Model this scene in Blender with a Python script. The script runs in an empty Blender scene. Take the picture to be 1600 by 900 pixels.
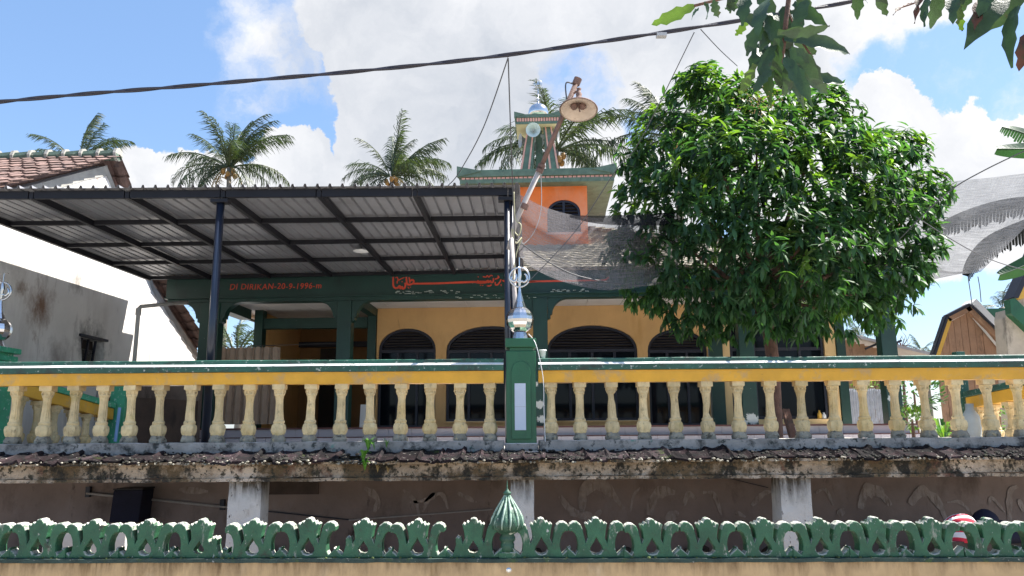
import bpy, bmesh, math, random
import numpy as np
from mathutils import Vector, Matrix, noise as mnoise
R = math.radians
PI = math.pi
random.seed(7)
col = bpy.context.scene.collection
sc = bpy.context.scene

# ---------------------------------------------------------------- camera
F = 1200.0
CAM = Vector((0, 0, 1.6))
CR = Matrix.Rotation(R(90 + 10.6), 3, 'X') @ Matrix.Rotation(R(-0.4), 3, 'Z')
cd = bpy.data.cameras.new('camera')
cam = bpy.data.objects.new('camera', cd)
col.objects.link(cam)
cam.matrix_world = Matrix.Translation(CAM) @ CR.to_4x4()
cd.sensor_width = 36
cd.lens = 36 * F / 1600
cd.clip_end = 3000
sc.camera = cam

def ray(px, py):
    return CR @ Vector(((px - 800) / F, -(py - 450) / F, -1))
def at(px, py, y):
    d = ray(px, py)
    return CAM + d * (y / d.y)
def atz(px, py, z):
    d = ray(px, py)
    return CAM + d * ((z - CAM.z) / d.z)
MA = R(2.5)
EU = Vector((math.cos(MA), -math.sin(MA), 0))
EV = Vector((math.sin(MA), math.cos(MA), 0))
def W(u, v, z):
    return EU * u + EV * v + Vector((0, 0, z))
def TM(p):
    return W(p[0], p[1], p[2])
def mv(px, py, v):
    d = ray(px, py)
    p = CAM + d * (v / d.dot(EV))
    return p.dot(EU), p.z
def mu(px, py, u):
    d = ray(px, py)
    p = CAM + d * (u / d.dot(EU))
    return p.dot(EV), p.z

# ---------------------------------------------------------------- world
SUN = Vector((0.62, 0.15, 1.0)).normalized()
elev = math.asin(SUN.z)
azim = math.atan2(SUN.x, SUN.y)
world = bpy.data.worlds.new('World')
sc.world = world
world.use_nodes = True
nt = world.node_tree
nt.nodes.clear()
def N(t, tree=None, **k):
    n = (tree or nt).nodes.new(t)
    for a, b in k.items():
        setattr(n, a, b)
    return n
wo = N('ShaderNodeOutputWorld')
bg = N('ShaderNodeBackground')
nt.links.new(bg.outputs[0], wo.inputs[0])
bg.inputs[1].default_value = 0.1
sky = N('ShaderNodeTexSky', sky_type='NISHITA', sun_disc=False)
sky.sun_elevation = elev
sky.sun_rotation = azim
sky.air_density = 1.0
sky.dust_density = 0.6
sky.ozone_density = 1.5
tc = N('ShaderNodeTexCoord')
nz = N('ShaderNodeVectorMath', operation='NORMALIZE')
nt.links.new(tc.outputs['Generated'], nz.inputs[0])
DIR = nz.outputs[0]
def pxdir(px, py):
    return ray(px, py).normalized()
def math_(op, a, b=None, clamp=False):
    n = N('ShaderNodeMath', operation=op)
    n.use_clamp = clamp
    for i, x in enumerate((a, b)):
        if x is None: continue
        if isinstance(x, (int, float)): n.inputs[i].default_value = x
        else: nt.links.new(x, n.inputs[i])
    return n.outputs[0]
# warp the view direction a little so that cloud edges are ragged
wn = N('ShaderNodeTexNoise'); wn.inputs['Scale'].default_value = 9; wn.inputs['Detail'].default_value = 8
wn.inputs['Roughness'].default_value = 0.62
nt.links.new(DIR, wn.inputs['Vector'])
ws = N('ShaderNodeVectorMath', operation='SUBTRACT'); nt.links.new(wn.outputs['Color'], ws.inputs[0]); ws.inputs[1].default_value = (.5, .5, .5)
wm = N('ShaderNodeVectorMath', operation='SCALE'); nt.links.new(ws.outputs[0], wm.inputs[0]); wm.inputs['Scale'].default_value = 0.11
wa = N('ShaderNodeVectorMath', operation='ADD'); nt.links.new(DIR, wa.inputs[0]); nt.links.new(wm.outputs[0], wa.inputs[1])
WD = wa.outputs[0]
def blob(px, py, r, w, soft=0.45):
    d = N('ShaderNodeVectorMath', operation='DISTANCE')
    nt.links.new(WD, d.inputs[0]); d.inputs[1].default_value = pxdir(px, py)
    m = N('ShaderNodeMapRange', interpolation_type='SMOOTHSTEP')
    nt.links.new(d.outputs['Value'], m.inputs[0])
    rr = r / F
    m.inputs[1].default_value = rr * (1 + soft * .5); m.inputs[2].default_value = rr * (1 - soft * .5)
    m.inputs[3].default_value = 0; m.inputs[4].default_value = w
    return m.outputs[0]
def total(bs):
    s = bs[0]
    for b in bs[1:]:
        s = math_('ADD', s, b)
    return s
pos = total([blob(*b) for b in [
    (600, 30, 130, .7, .5), (455, 20, 70, .5, .9), (700, 160, 185, .8, .3), (620, 235, 85, .7, .5), (840, 60, 190, .8, .5), (1040, 60, 190, .7, .6),
    (1000, 230, 150, .7, .6), (1180, 90, 220, .7, .6), (1330, 20, 190, .6, .8), (1500, 0, 110, .5, .9), (1280, 170, 110, .5, .9),
    (1350, 300, 140, .8, .4), (1570, 320, 110, .7, .5),
    (900, 320, 160, .6, .6), (600, 330, 110, .5, .6)]])
neg = total([blob(*b) for b in [(140, 90, 310, .8, .5), (420, 175, 95, .7, .5), (905, 135, 85, .7, 1.4), (1010, 215, 40, .5, .8), (1330, 100, 50, .4, .9), (1450, 128, 85, .6, .8), (1560, 130, 110, .7, .7), (1500, 500, 130, .3, .9)]])
bn = N('ShaderNodeTexNoise'); bn.inputs['Scale'].default_value = 2.2; bn.inputs['Detail'].default_value = 7; bn.inputs['Roughness'].default_value = .55
nt.links.new(DIR, bn.inputs['Vector'])
fn = math_('MULTIPLY', math_('SUBTRACT', bn.outputs['Fac'], .5), 1.1)
cum = total([blob(*b) for b in [(462, 262, 58, .75, .16), (500, 285, 34, .5, .2), (440, 310, 60, .6, .2), (300, 292, 52, .7, .2), (345, 300, 50, .5, .3), (200, 262, 42, .7, .2), (235, 300, 60, .6, .25), (160, 330, 70, .5, .3),
    (1390, 190, 55, .8, .18), (1445, 225, 50, .8, .2), (1505, 240, 62, .8, .18), (1580, 235, 48, .8, .2), (1450, 310, 120, .7, .2), (1560, 320, 90, .7, .3)]])
bn2 = N('ShaderNodeTexNoise'); bn2.inputs['Scale'].default_value = 6; bn2.inputs['Detail'].default_value = 9; bn2.inputs['Roughness'].default_value = .6
nt.links.new(WD, bn2.inputs['Vector'])
fn2 = math_('MULTIPLY', math_('SUBTRACT', bn2.outputs['Fac'], .5), 1.5)
tot = math_('ADD', math_('MAXIMUM', math_('SUBTRACT', math_('MINIMUM', pos, 1.0), neg), math_('MINIMUM', cum, .85)), math_('ADD', math_('MULTIPLY', fn, .8), fn2))
mk = N('ShaderNodeMapRange', interpolation_type='SMOOTHSTEP')
nt.links.new(tot, mk.inputs[0]); mk.inputs[1].default_value = .08; mk.inputs[2].default_value = .5
# cloud tone: billows from light grey to white
cn = N('ShaderNodeTexNoise'); cn.inputs['Scale'].default_value = 5.5; cn.inputs['Detail'].default_value = 10; cn.inputs['Roughness'].default_value = .6; cn.inputs['Distortion'].default_value = .4
nt.links.new(WD, cn.inputs['Vector'])
grey = total([blob(*b) for b in [(680, 100, 230, .4, 1.2), (720, 250, 160, .25, 1.2), (1500, 300, 70, .25, 1.2), (1000, 20, 150, .25, 1.2), (1180, 40, 160, .3, 1.2), (460, 290, 50, .2, 1)]])
tone = math_('SUBTRACT', math_('ADD', math_('MULTIPLY', cn.outputs['Fac'], 1.75), .06), grey)
CLOUD = 3.15
cr = N('ShaderNodeMix', data_type='RGBA'); cr.clamp_factor = True
nt.links.new(tone, cr.inputs[0])
cr.inputs[6].default_value = (CLOUD * .58, CLOUD * .64, CLOUD * .74, 1); cr.inputs[7].default_value = (CLOUD * 1.18, CLOUD * 1.18, CLOUD * 1.2, 1)
# thin milky air over the blue
sk = N('ShaderNodeMix', data_type='RGBA'); sk.inputs[0].default_value = .45
nt.links.new(sky.outputs[0], sk.inputs[6]); sk.inputs[7].default_value = (.75, 1.45, 2.75, 1)
cm = N('ShaderNodeMix', data_type='RGBA')
nt.links.new(mk.outputs[0], cm.inputs[0]); nt.links.new(sk.outputs[2], cm.inputs[6]); nt.links.new(cr.outputs[2], cm.inputs[7])
nt.links.new(cm.outputs[2], bg.inputs[0])

sl = bpy.data.lights.new('sun', 'SUN')
sl.energy = 5.0; sl.angle = R(0.53); sl.color = (1, .95, .88)
so = bpy.data.objects.new('sun', sl); col.objects.link(so)
so.rotation_mode = 'QUATERNION'
so.rotation_quaternion = SUN.to_track_quat('Z', 'Y')
so.location = (5, 0, 30)
sc.view_settings.view_transform = 'Standard'
sc.view_settings.look = 'None'
sc.view_settings.exposure = 1.55
sc.view_settings.gamma = 1
sc.render.engine = 'CYCLES'
sc.cycles.max_bounces = 8
sc.cycles.transparent_max_bounces = 16
sc.cycles.use_denoising = True

# ---------------------------------------------------------------- materials
def lin(c):
    if isinstance(c, str):
        c = [int(c[i:i + 2], 16) / 255 for i in (1, 3, 5)]
        c = [x / 12.92 if x <= .04045 else ((x + .055) / 1.055) ** 2.4 for x in c]
    return (c[0], c[1], c[2], 1)
def mat(name, base, rough=.75, var=.25, scale=4.0, stains=(), bump=.15, bscale=60, metallic=0.0, coat=0, spec=.5, rand=0.0, transl=None, lit_worn_top=None, grad=None, objr=0, spots=()):
    """base colour with mottling; stains = (colour, amount 0-1, scale, stretch_z, softness)"""
    m = bpy.data.materials.new(name); m.use_nodes = True
    t = m.node_tree; L = t.links
    b = t.nodes['Principled BSDF']
    g = N('ShaderNodeNewGeometry', t)
    P = g.outputs['Position']
    def noi(s, det=5, ro=.6, stretch=1, off=0):
        mp = N('ShaderNodeMapping', t); mp.inputs['Scale'].default_value = (1, 1, stretch); mp.inputs['Location'].default_value = (off, off * .7, off * 1.3)
        L.new(P, mp.inputs[0])
        n = N('ShaderNodeTexNoise', t); n.inputs['Scale'].default_value = s; n.inputs['Detail'].default_value = det; n.inputs['Roughness'].default_value = ro
        L.new(mp.outputs[0], n.inputs['Vector'])
        return n.outputs['Fac']
    c0 = lin(base)
    mx = N('ShaderNodeMix', t, data_type='RGBA')
    mr = N('ShaderNodeMapRange', t); L.new(noi(scale), mr.inputs[0]); mr.inputs[1].default_value = .3; mr.inputs[2].default_value = .7
    L.new(mr.outputs[0], mx.inputs[0])
    mx.inputs[6].default_value = tuple(max(0, x * (1 - var)) for x in c0[:3]) + (1,)
    mx.inputs[7].default_value = tuple(min(1, x * (1 + var)) for x in c0[:3]) + (1,)
    cur = mx.outputs[2]
    for i, s in enumerate(stains):
        sc_, amt, ssc, stz, soft = s
        f = noi(ssc, 8, .68, stz, 3.1 + i * 5.7)
        r = N('ShaderNodeMapRange', t); L.new(f, r.inputs[0])
        th = .72 - .42 * amt
        r.inputs[1].default_value = th; r.inputs[2].default_value = th + soft
        x = N('ShaderNodeMix', t, data_type='RGBA')
        L.new(r.outputs[0], x.inputs[0]); L.new(cur, x.inputs[6]); x.inputs[7].default_value = lin(sc_)
        cur = x.outputs[2]
    if grad:
        sp_ = N('ShaderNodeSeparateXYZ', t); L.new(P, sp_.inputs[0])
        nn = noi(7, 7, .7, .35, 33)
        m1_ = N('ShaderNodeMath', t, operation='MULTIPLY'); L.new(nn, m1_.inputs[0]); m1_.inputs[1].default_value = grad[3]
        m2_ = N('ShaderNodeMath', t, operation='ADD'); L.new(sp_.outputs[2], m2_.inputs[0]); L.new(m1_.outputs[0], m2_.inputs[1])
        r = N('ShaderNodeMapRange', t); L.new(m2_.outputs[0], r.inputs[0]); r.inputs[1].default_value = grad[0]; r.inputs[2].default_value = grad[1]
        n3 = noi(16, 5, .7, .12, 13); r3 = N('ShaderNodeMapRange', t); L.new(n3, r3.inputs[0]); r3.inputs[1].default_value = .38; r3.inputs[2].default_value = .55; r3.inputs[3].default_value = .35
        m3 = N('ShaderNodeMath', t, operation='MULTIPLY'); L.new(r.outputs[0], m3.inputs[0]); L.new(r3.outputs[0], m3.inputs[1])
        x = N('ShaderNodeMix', t, data_type='RGBA'); L.new(m3.outputs[0], x.inputs[0]); L.new(cur, x.inputs[6]); x.inputs[7].default_value = lin(grad[2]); cur = x.outputs[2]
    if lit_worn_top:  # pale colour on upward faces: sunlit tops painted in, broken by patchy wear
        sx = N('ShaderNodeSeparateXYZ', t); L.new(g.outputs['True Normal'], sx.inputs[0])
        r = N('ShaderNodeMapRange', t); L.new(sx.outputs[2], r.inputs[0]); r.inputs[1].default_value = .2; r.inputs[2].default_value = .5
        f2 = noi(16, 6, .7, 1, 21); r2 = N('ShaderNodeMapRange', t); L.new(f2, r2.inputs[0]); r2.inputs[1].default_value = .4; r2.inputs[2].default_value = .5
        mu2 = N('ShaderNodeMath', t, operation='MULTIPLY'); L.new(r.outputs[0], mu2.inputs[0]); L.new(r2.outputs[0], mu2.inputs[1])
        x = N('ShaderNodeMix', t, data_type='RGBA'); L.new(mu2.outputs[0], x.inputs[0]); L.new(cur, x.inputs[6]); x.inputs[7].default_value = lin(lit_worn_top); cur = x.outputs[2]
    for (cx_s, rs_, cs_) in spots:
        dn = N('ShaderNodeVectorMath', t, operation='DISTANCE'); L.new(P, dn.inputs[0]); dn.inputs[1].default_value = cx_s
        a1 = N('ShaderNodeMath', t, operation='MULTIPLY'); L.new(noi(5 / max(rs_, .1) * .5, 7, .75, .6, 41), a1.inputs[0]); a1.inputs[1].default_value = rs_ * 2.2
        a2 = N('ShaderNodeMath', t, operation='ADD'); L.new(dn.outputs['Value'], a2.inputs[0]); L.new(a1.outputs[0], a2.inputs[1])
        r = N('ShaderNodeMapRange', t); L.new(a2.outputs[0], r.inputs[0]); r.inputs[1].default_value = rs_ * 1.9; r.inputs[2].default_value = rs_ * (1.0 if cs_[1] > 0 else 1.8)
        x = N('ShaderNodeMix', t, data_type='RGBA'); L.new(r.outputs[0], x.inputs[0]); L.new(cur, x.inputs[6]); x.inputs[7].default_value = lin(cs_[0]); cur = x.outputs[2]
    if objr:
        oi_ = N('ShaderNodeObjectInfo', t); h0 = N('ShaderNodeHueSaturation', t)
        r = N('ShaderNodeMapRange', t); L.new(oi_.outputs['Random'], r.inputs[0]); r.inputs[3].default_value = 1 - objr; r.inputs[4].default_value = 1 + objr
        L.new(r.outputs[0], h0.inputs['Value']); L.new(cur, h0.inputs['Color']); cur = h0.outputs[0]
    if rand:
        h = N('ShaderNodeHueSaturation', t)
        oi = N('ShaderNodeNewGeometry', t)
        r = N('ShaderNodeMapRange', t); L.new(oi.outputs['Random Per Island'], r.inputs[0]); r.inputs[3].default_value = 1 - rand; r.inputs[4].default_value = 1 + rand
        L.new(r.outputs[0], h.inputs['Value']); L.new(cur, h.inputs['Color']); cur = h.outputs[0]
    L.new(cur, b.inputs['Base Color'])
    b.inputs['Roughness'].default_value = rough
    b.inputs['Metallic'].default_value = metallic
    b.inputs['Specular IOR Level'].default_value = spec
    if coat: b.inputs['Coat Weight'].default_value = coat
    if bump:
        bn_ = N('ShaderNodeBump', t); bn_.inputs['Strength'].default_value = bump; bn_.inputs['Distance'].default_value = .02
        L.new(noi(bscale, 4, .6, 1, 9), bn_.inputs['Height']); L.new(bn_.outputs[0], b.inputs['Normal'])
    if transl:
        tr = N('ShaderNodeBsdfTranslucent', t)
        h2 = N('ShaderNodeMix', t, data_type='RGBA', blend_type='MULTIPLY'); h2.inputs[0].default_value = 1
        L.new(cur, h2.inputs[6]); h2.inputs[7].default_value = transl[1]
        L.new(h2.outputs[2], tr.inputs[0])
        ms = N('ShaderNodeMixShader', t); ms.inputs[0].default_value = transl[0]
        L.new(b.outputs[0], ms.inputs[1]); L.new(tr.outputs[0], ms.inputs[2])
        L.new(ms.outputs[0], t.nodes['Material Output'].inputs[0])
    return m
def metal(name, c, rough=.1):
    return mat(name, c, rough=rough, var=.06, bump=.02, bscale=12, metallic=1.0)
M = {}
M['beam_green'] = mat('dark_green_paint', (.009, .042, .033), .45, .2, 3, [((.006, .018, .018), .4, 2, .4, .2), ((.3, .36, .32), .1, 14, 3, .04)], .1, 40, spots=[(W(mv(a, b, 13.27)[0], 13.27, mv(a, b, 13.27)[1]), rr, ((.5, .52, .5), 0)) for a, b, rr in ((1176, 655, .13), (1160, 662, .1), (843, 632, .09), (846, 655, .08), (1392, 622, .06), (838, 600, .05))])
M['rail_green'] = mat('rail_green_paint', (.014, .085, .058), .5, .3, 4, [((.45, .5, .46), .3, 22, 1, .05), ((.02, .04, .03), .45, 6, 1, .1)], .25, 70)
M['mint'] = mat('lit_green_paint', (.06, .36, .19), .55, .25, 5, [((.5, .55, .5), .3, 22, 1, .05)], .2, 60)  # pale green: sunlit faces of the left pillars put into the colour
M['post_green'] = mat('pillar_green_paint', (.013, .1, .042), .4, .18, 3, [((.01, .05, .03), .35, 5, .3, .2)], .12, 60)
M['orn_green'] = mat('ornament_green_paint', (.022, .098, .046), .55, .25, 7, [((.01, .045, .025), .45, 4, 1, .2), ((.26, .27, .22), .3, 14, .4, .1), ((.42, .42, .38), .2, 30, .5, .05), ((.03, .035, .02), .34, 9, 1, .12)], .3, 70, lit_worn_top=(.5, .49, .43))  # pale tops imitate sun on upward faces, along with worn paint
M['yellow'] = mat('rail_yellow_paint', (.72, .38, .035), .55, .15, 3, [((.5, .33, .16), .42, 5, 1, .15), ((.2, .13, .06), .15, 18, 1, .06)], .15, 60)
M['baluster'] = mat('baluster_cream_paint', (.7, .54, .29), .7, .2, 9, [((.6, .38, .1), .5, 1.2, 1, .3), ((.34, .25, .13), .36, 22, .6, .12), ((.12, .1, .08), .16, 10, 1, .07), ((.42, .33, .1), .35, 5, 1, .2)], .4, 90, objr=.14)
M['plinth'] = mat('grey_mortar', (.26, .24, .19), .9, .3, 12, [((.07, .065, .05), .45, 18, 1, .1), ((.45, .36, .2), .3, 12, 1, .1)], .5, 80)
M['curb'] = mat('weathered_grey_curb', (.3, .285, .265), .9, .25, 6, [((.05, .052, .05), .5, 4, 1, .12), ((.06, .065, .06), .4, 13, 1, .08), ((.1, .25, .2), .22, 4, 1.5, .08)], .4, 60, spec=.15, lit_worn_top=(.6, .58, .55))  # pale upward faces paint in the sunlight on the curb top
M['ochre'] = mat('ochre_wall_paint', (.6, .36, .145), .6, .08, 2, [((.68, .42, .18), .4, 1.2, .5, .3), ((.45, .25, .07), .42, 3, .2, .25), ((.25, .14, .06), .22, 6, .2, .12)], .1, 50)
M['peach'] = mat('peach_wall_paint', (.72, .5, .24), .6, .08, 2, [], .06, 50)
M['orange'] = mat('orange_wall_paint', (.85, .19, .03), .55, .15, 2, [((.8, .34, .2), .55, 1.2, .6, .3), ((.5, .16, .08), .3, 4, .2, .2)], .08, 40)
M['cream'] = mat('cream_paint', (.78, .64, .4), .7, .15, 3, [((.4, .3, .18), .3, 4, .4, .2)], .1, 40)
M['pink'] = mat('pink_paint', (.75, .38, .3), .6, .15, 8, [((.4, .3, .25), .2, 12, 1, .1)], .1, 60)
M['tgreen'] = mat('tower_green_paint', (.12, .18, .13), .6, .25, 6, [((.25, .27, .22), .3, 9, .5, .1), ((.03, .05, .04), .3, 7, .5, .1)], .15, 50)
M['ceil'] = mat('grey_ceiling_board', (.66, .63, .6), .8, .1, 2, [((.3, .26, .22), .25, 3, 1, .2)], .05, 30)
M['tile_white'] = mat('lilac_wall_tile', (.5, .45, .47), .35, .07, 3, [((.35, .3, .3), .2, 5, 1, .2)], .03, 30)
M['maroon'] = mat('maroon_edge', (.12, .04, .035), .5, .1)
M['wood_dark'] = mat('dark_blue_frame', (.012, .014, .028), .5, .15, 5, [], .1, 50)
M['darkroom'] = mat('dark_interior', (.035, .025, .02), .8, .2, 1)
M['glass'] = mat('dark_window_glass', (.006, .008, .012), .05, 0, 1, [], 0, metallic=0, spec=.14)
M['black_steel'] = mat('black_steel_paint', (.01, .01, .014), .5, .2, 5, [((.03, .025, .025), .2, 8, 1, .1)], .05, 50, spec=.3)
M['post_steel'] = mat('navy_steel_post', (.012, .017, .032), .3, .15, 5, [], .02, 50, coat=.3)
M['sheet'] = mat('zinc_roof_sheet', (.3, .3, .32), .42, .12, 2, [((.2, .19, .19), .4, 3, 1, .25)], .04, 30, metallic=.35, rand=.12)
M['sheet_top'] = M['sheet']
M['housewall'] = mat('whitewashed_wall', (.68, .66, .63), .85, .1, 1.5, [((.5, .47, .44), .5, 1.4, .2, .25), ((.3, .27, .25), .36, 3, .1, .15), ((.2, .12, .08), .17, 1.4, .5, .1), ((.12, .11, .1), .24, 5, .12, .12)], .15, 30, spots=[(W(-7.43, *mu(a, b, -7.43)), rr, (c_, 1)) for a, b, y_, rr, c_ in ((146, 545, 11.5, .6, (.02, .018, .016)), (62, 478, 10.3, .5, (.2, .12, .08)), (90, 560, 11, .5, (.33, .3, .28)), (20, 400, 11, .6, (.4, .38, .35)), (120, 440, 11, .3, (.25, .23, .21)), (35, 452, 10, .2, (.2, .14, .1)), (130, 520, 11.4, .3, (.2, .19, .18)))])
M['plaster_and_shade'] = mat('grey_plaster_and_shade', (.33, .32, .29), .9, .2, 4, [], .3, 40)  # ridge joint plaster, also the painted shadow under the roof verge
M['clay'] = mat('old_clay_tile', (.15, .095, .08), .85, .3, 5, [((.07, .05, .05), .4, 7, 1, .1), ((.25, .17, .15), .3, 9, 1, .1)], .3, 50, rand=.3)
M['clay_edge'] = mat('mossy_eave_tile', (.034, .024, .026), .9, .5, 6, [((.016, .015, .016), .66, 2.6, 1, .14), ((.02, .02, .02), .5, 11, 1, .1), ((.3, .28, .25), .24, 26, 1, .05), ((.05, .07, .02), .22, 4, 1, .1)], .5, 60, objr=.5, spec=.05)
M['roof_tile'] = mat('grey_roof_tile', (.34, .3, .23), .85, .3, 6, [((.12, .1, .08), .35, 5, 1, .12), ((.5, .46, .38), .3, 9, 1, .1)], .2, 50, rand=.3)
M['ridge_green'] = mat('ridge_tile_green', (.08, .12, .09), .8, .3, 5, [((.3, .28, .22), .3, 9, 1, .1)], .3, 50)
M['beam_conc'] = mat('stained_concrete', (.4, .32, .24), .9, .3, 5, [((.62, .52, .42), .5, 1.3, 1, .12), ((.13, .09, .05), .58, 2.2, 1, .1), ((.03, .026, .02), .5, 5, .8, .07), ((.16, .08, .055), .3, 3, .8, .1), ((.05, .045, .03), .44, 22, 1, .06)], .9, 40)
M['column_white'] = mat('flaking_white_column', (.6, .58, .55), .9, .1, 3, [((.3, .26, .22), .32, 6, .5, .15), ((.06, .055, .045), .28, 16, .6, .06)], .5, 50, grad=(1.08, 1.28, (.07, .058, .045), .36))
M['backwall'] = mat('brown_dirty_plaster', (.29, .22, .195), .9, .2, 2, [((.36, .3, .28), .4, 2.5, .5, .25), ((.12, .085, .07), .4, 2, .5, .2), ((.24, .2, .18), .3, 1.5, 1, .2), ((.06, .045, .04), .2, 4, .4, .1)], .2, 30)
M['chalk'] = mat('smeared_white_plaster', (.4, .33, .3), .9, .2, 12, [((.25, .18, .15), .5, 5, .4, .35), ((.22, .16, .13), .5, 26, .2, .15)], .3, 60)
M['fencewall'] = mat('tan_stained_wall', (.56, .38, .2), .85, .12, 3, [((.36, .22, .09), .36, 5, .15, .2), ((.62, .48, .32), .3, 3, .4, .2)], .15, 50, grad=(.74, .92, (.15, .09, .04), .42))
M['rubble'] = mat('dark_rubble', (.07, .055, .045), .95, .5, 8, [((.16, .14, .12), .3, 9, 1, .08)], .6, 40)
M['slab'] = mat('pale_concrete', (.55, .52, .48), .85, .15, 4)
M['earth'] = mat('brown_earth', (.2, .17, .13), .95, .3, 2, [((.05, .07, .02), .3, 1.5, 1, .1)], .4, 20)
M['bounce_paving'] = mat('pale_bounce_paving', (.42, .4, .37), .9, .2, 6, [], .4, 90)  # unseen road, coloured pale to bounce sunlight onto the shaded fronts
M['floor'] = mat('terrace_floor_tile', (.6, .57, .54), .5, .1, 2, [((.25, .22, .2), .3, 2, 1, .2)], .05)
M['chrome'] = metal('polished_steel', (.72, .7, .69), .16)
M['chrome2'] = metal('brushed_steel', (.62, .62, .62), .25)
M['enamel'] = mat('rusty_enamel', (.62, .5, .4), .6, .15, 4, [((.35, .2, .12), .35, 6, 1, .2)], .1)
M['rust'] = mat('rusty_pipe', (.17, .1, .08), .8, .3, 8, [((.3, .2, .15), .3, 9, 1, .1)], .3)
M['greypipe'] = mat('worn_grey_pipe', (.4, .36, .34), .5, .2, 8, [((.2, .12, .09), .3, 9, .5, .1)], .1)
M['pipe_pvc'] = mat('grey_plastic_pipe', (.33, .32, .3), .5, .1, 5)
M['horn'] = mat('pale_green_horn', (.6, .68, .64), .45, .05)
M['horn_grey'] = mat('grey_horn', (.42, .42, .42), .5, .05)
M['cable'] = mat('black_cable', (.02, .018, .028), .45, .1)
M['wire'] = mat('thin_grey_wire', (.07, .07, .075), .5, .1)
M['wire_yellow'] = mat('faded_yellow_wire', (.45, .42, .25), .6, .1)
M['wire_white'] = mat('white_wire', (.7, .7, .7), .5, .05)
M['red'] = mat('red_lettering', (.62, .07, .03), .6, .12, 9, [], .05)
M['paper'] = mat('pale_blue_paper', (.5, .56, .66), .6, .03, 3)
M['white'] = mat('white_plastic', (.75, .75, .74), .4, .03)
M['curtain'] = mat('beige_curtain', (.42, .33, .26), .9, .12, 5, [], .1, 60, transl=(.25, (1, .9, .8, 1)))
M['bark'] = mat('reddish_brown_bark', (.16, .085, .06), .9, .3, 7, [((.07, .05, .04), .4, 11, .4, .1)], .7, 40)
M['palmtrunk'] = mat('grey_palm_trunk', (.22, .19, .15), .9, .3, 5)
M['leaf'] = mat('mango_leaf', (.038, .088, .04), .5, .4, 1.3, [((.07, .13, .035), .42, 1.6, 1, .12), ((.012, .035, .02), .4, 2.3, 1, .15)], .1, 60, rand=.55, spec=.3, transl=(.36, (1.8, 2.2, .6, 1)))
M['leaf_new'] = mat('young_mango_leaf', (.12, .22, .04), .4, .25, 3, [], .1, 60, rand=.35, transl=(.35, (1.6, 1.7, .5, 1)))
M['leaf_near'] = mat('near_mango_leaf', (.032, .062, .026), .45, .35, 12, [((.06, .035, .02), .25, 14, 1, .1)], .2, 80, rand=.4, transl=(.16, (1.3, 1.6, .5, 1)))
M['leaf_near_new'] = mat('near_young_leaf', (.055, .1, .02), .45, .3, 9, [((.03, .06, .02), .4, 8, 1, .2)], .15, 80, transl=(.35, (1.5, 1.6, .5, 1)))
M['leaf_brown'] = mat('browning_leaf', (.085, .035, .02), .6, .4, 12, [((.03, .05, .02), .42, 18, 1, .1)], .2, 80, transl=(.2, (1.4, 1.1, .5, 1)))
M['frond'] = mat('coconut_frond', (.05, .072, .03), .5, .3, .6, [((.13, .12, .05), .28, .8, 1, .2)], .05, 10, rand=.45, transl=(.22, (1.4, 1.6, .6, 1)))
M['frond_dry'] = mat('dry_frond', (.28, .2, .08), .6, .3, .6, [], .05, 10, rand=.3)
M['coconut'] = mat('coconut_husk', (.3, .16, .04), .6, .3, 3)
M['banana'] = mat('banana_leaf', (.022, .075, .03), .5, .2, 3, [], .1, 60, transl=(.2, (1.5, 1.9, .5, 1)))
M['banana_shaded'] = mat('shaded_banana_leaf', (.014, .016, .015), .9, .3, 6, [], .2, 60, spec=.1)  # near-black copy of the banana leaf, its shade put into the colour
M['weed'] = mat('weed_green', (.12, .3, .035), .6, .25, 9, [], 0, transl=(.4, (1.5, 1.7, .5, 1)))
M['board'] = mat('weathered_brown_board', (.34, .2, .125), .8, .25, 3, [((.12, .07, .045), .42, 5, .25, .12), ((.5, .33, .2), .3, 4, .3, .15)], .3, 50)
M['trim_yellow'] = mat('yellow_trim', (.65, .38, .06), .6, .15, 3)
M['stainedwall'] = mat('mildewed_wall', (.5, .42, .33), .9, .2, 3, [((.12, .1, .08), .42, 3, .4, .15)], .3, 40)
M['bluepipe'] = mat('light_blue_plastic', (.25, .42, .7), .5, .05)
M['redstripe'] = mat('red_cloth', (.65, .03, .06), .8, .1, 9)
M['whitecloth'] = mat('white_cloth', (.75, .72, .73), .85, .05, 9)
M['navycloth'] = mat('navy_cloth', (.012, .012, .03), .9, .2, 9)
M['zincfence'] = mat('grey_blue_zinc', (.42, .45, .5), .5, .2, 5, [((.25, .2, .18), .25, 6, .3, .1)], .1, metallic=.2)

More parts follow.
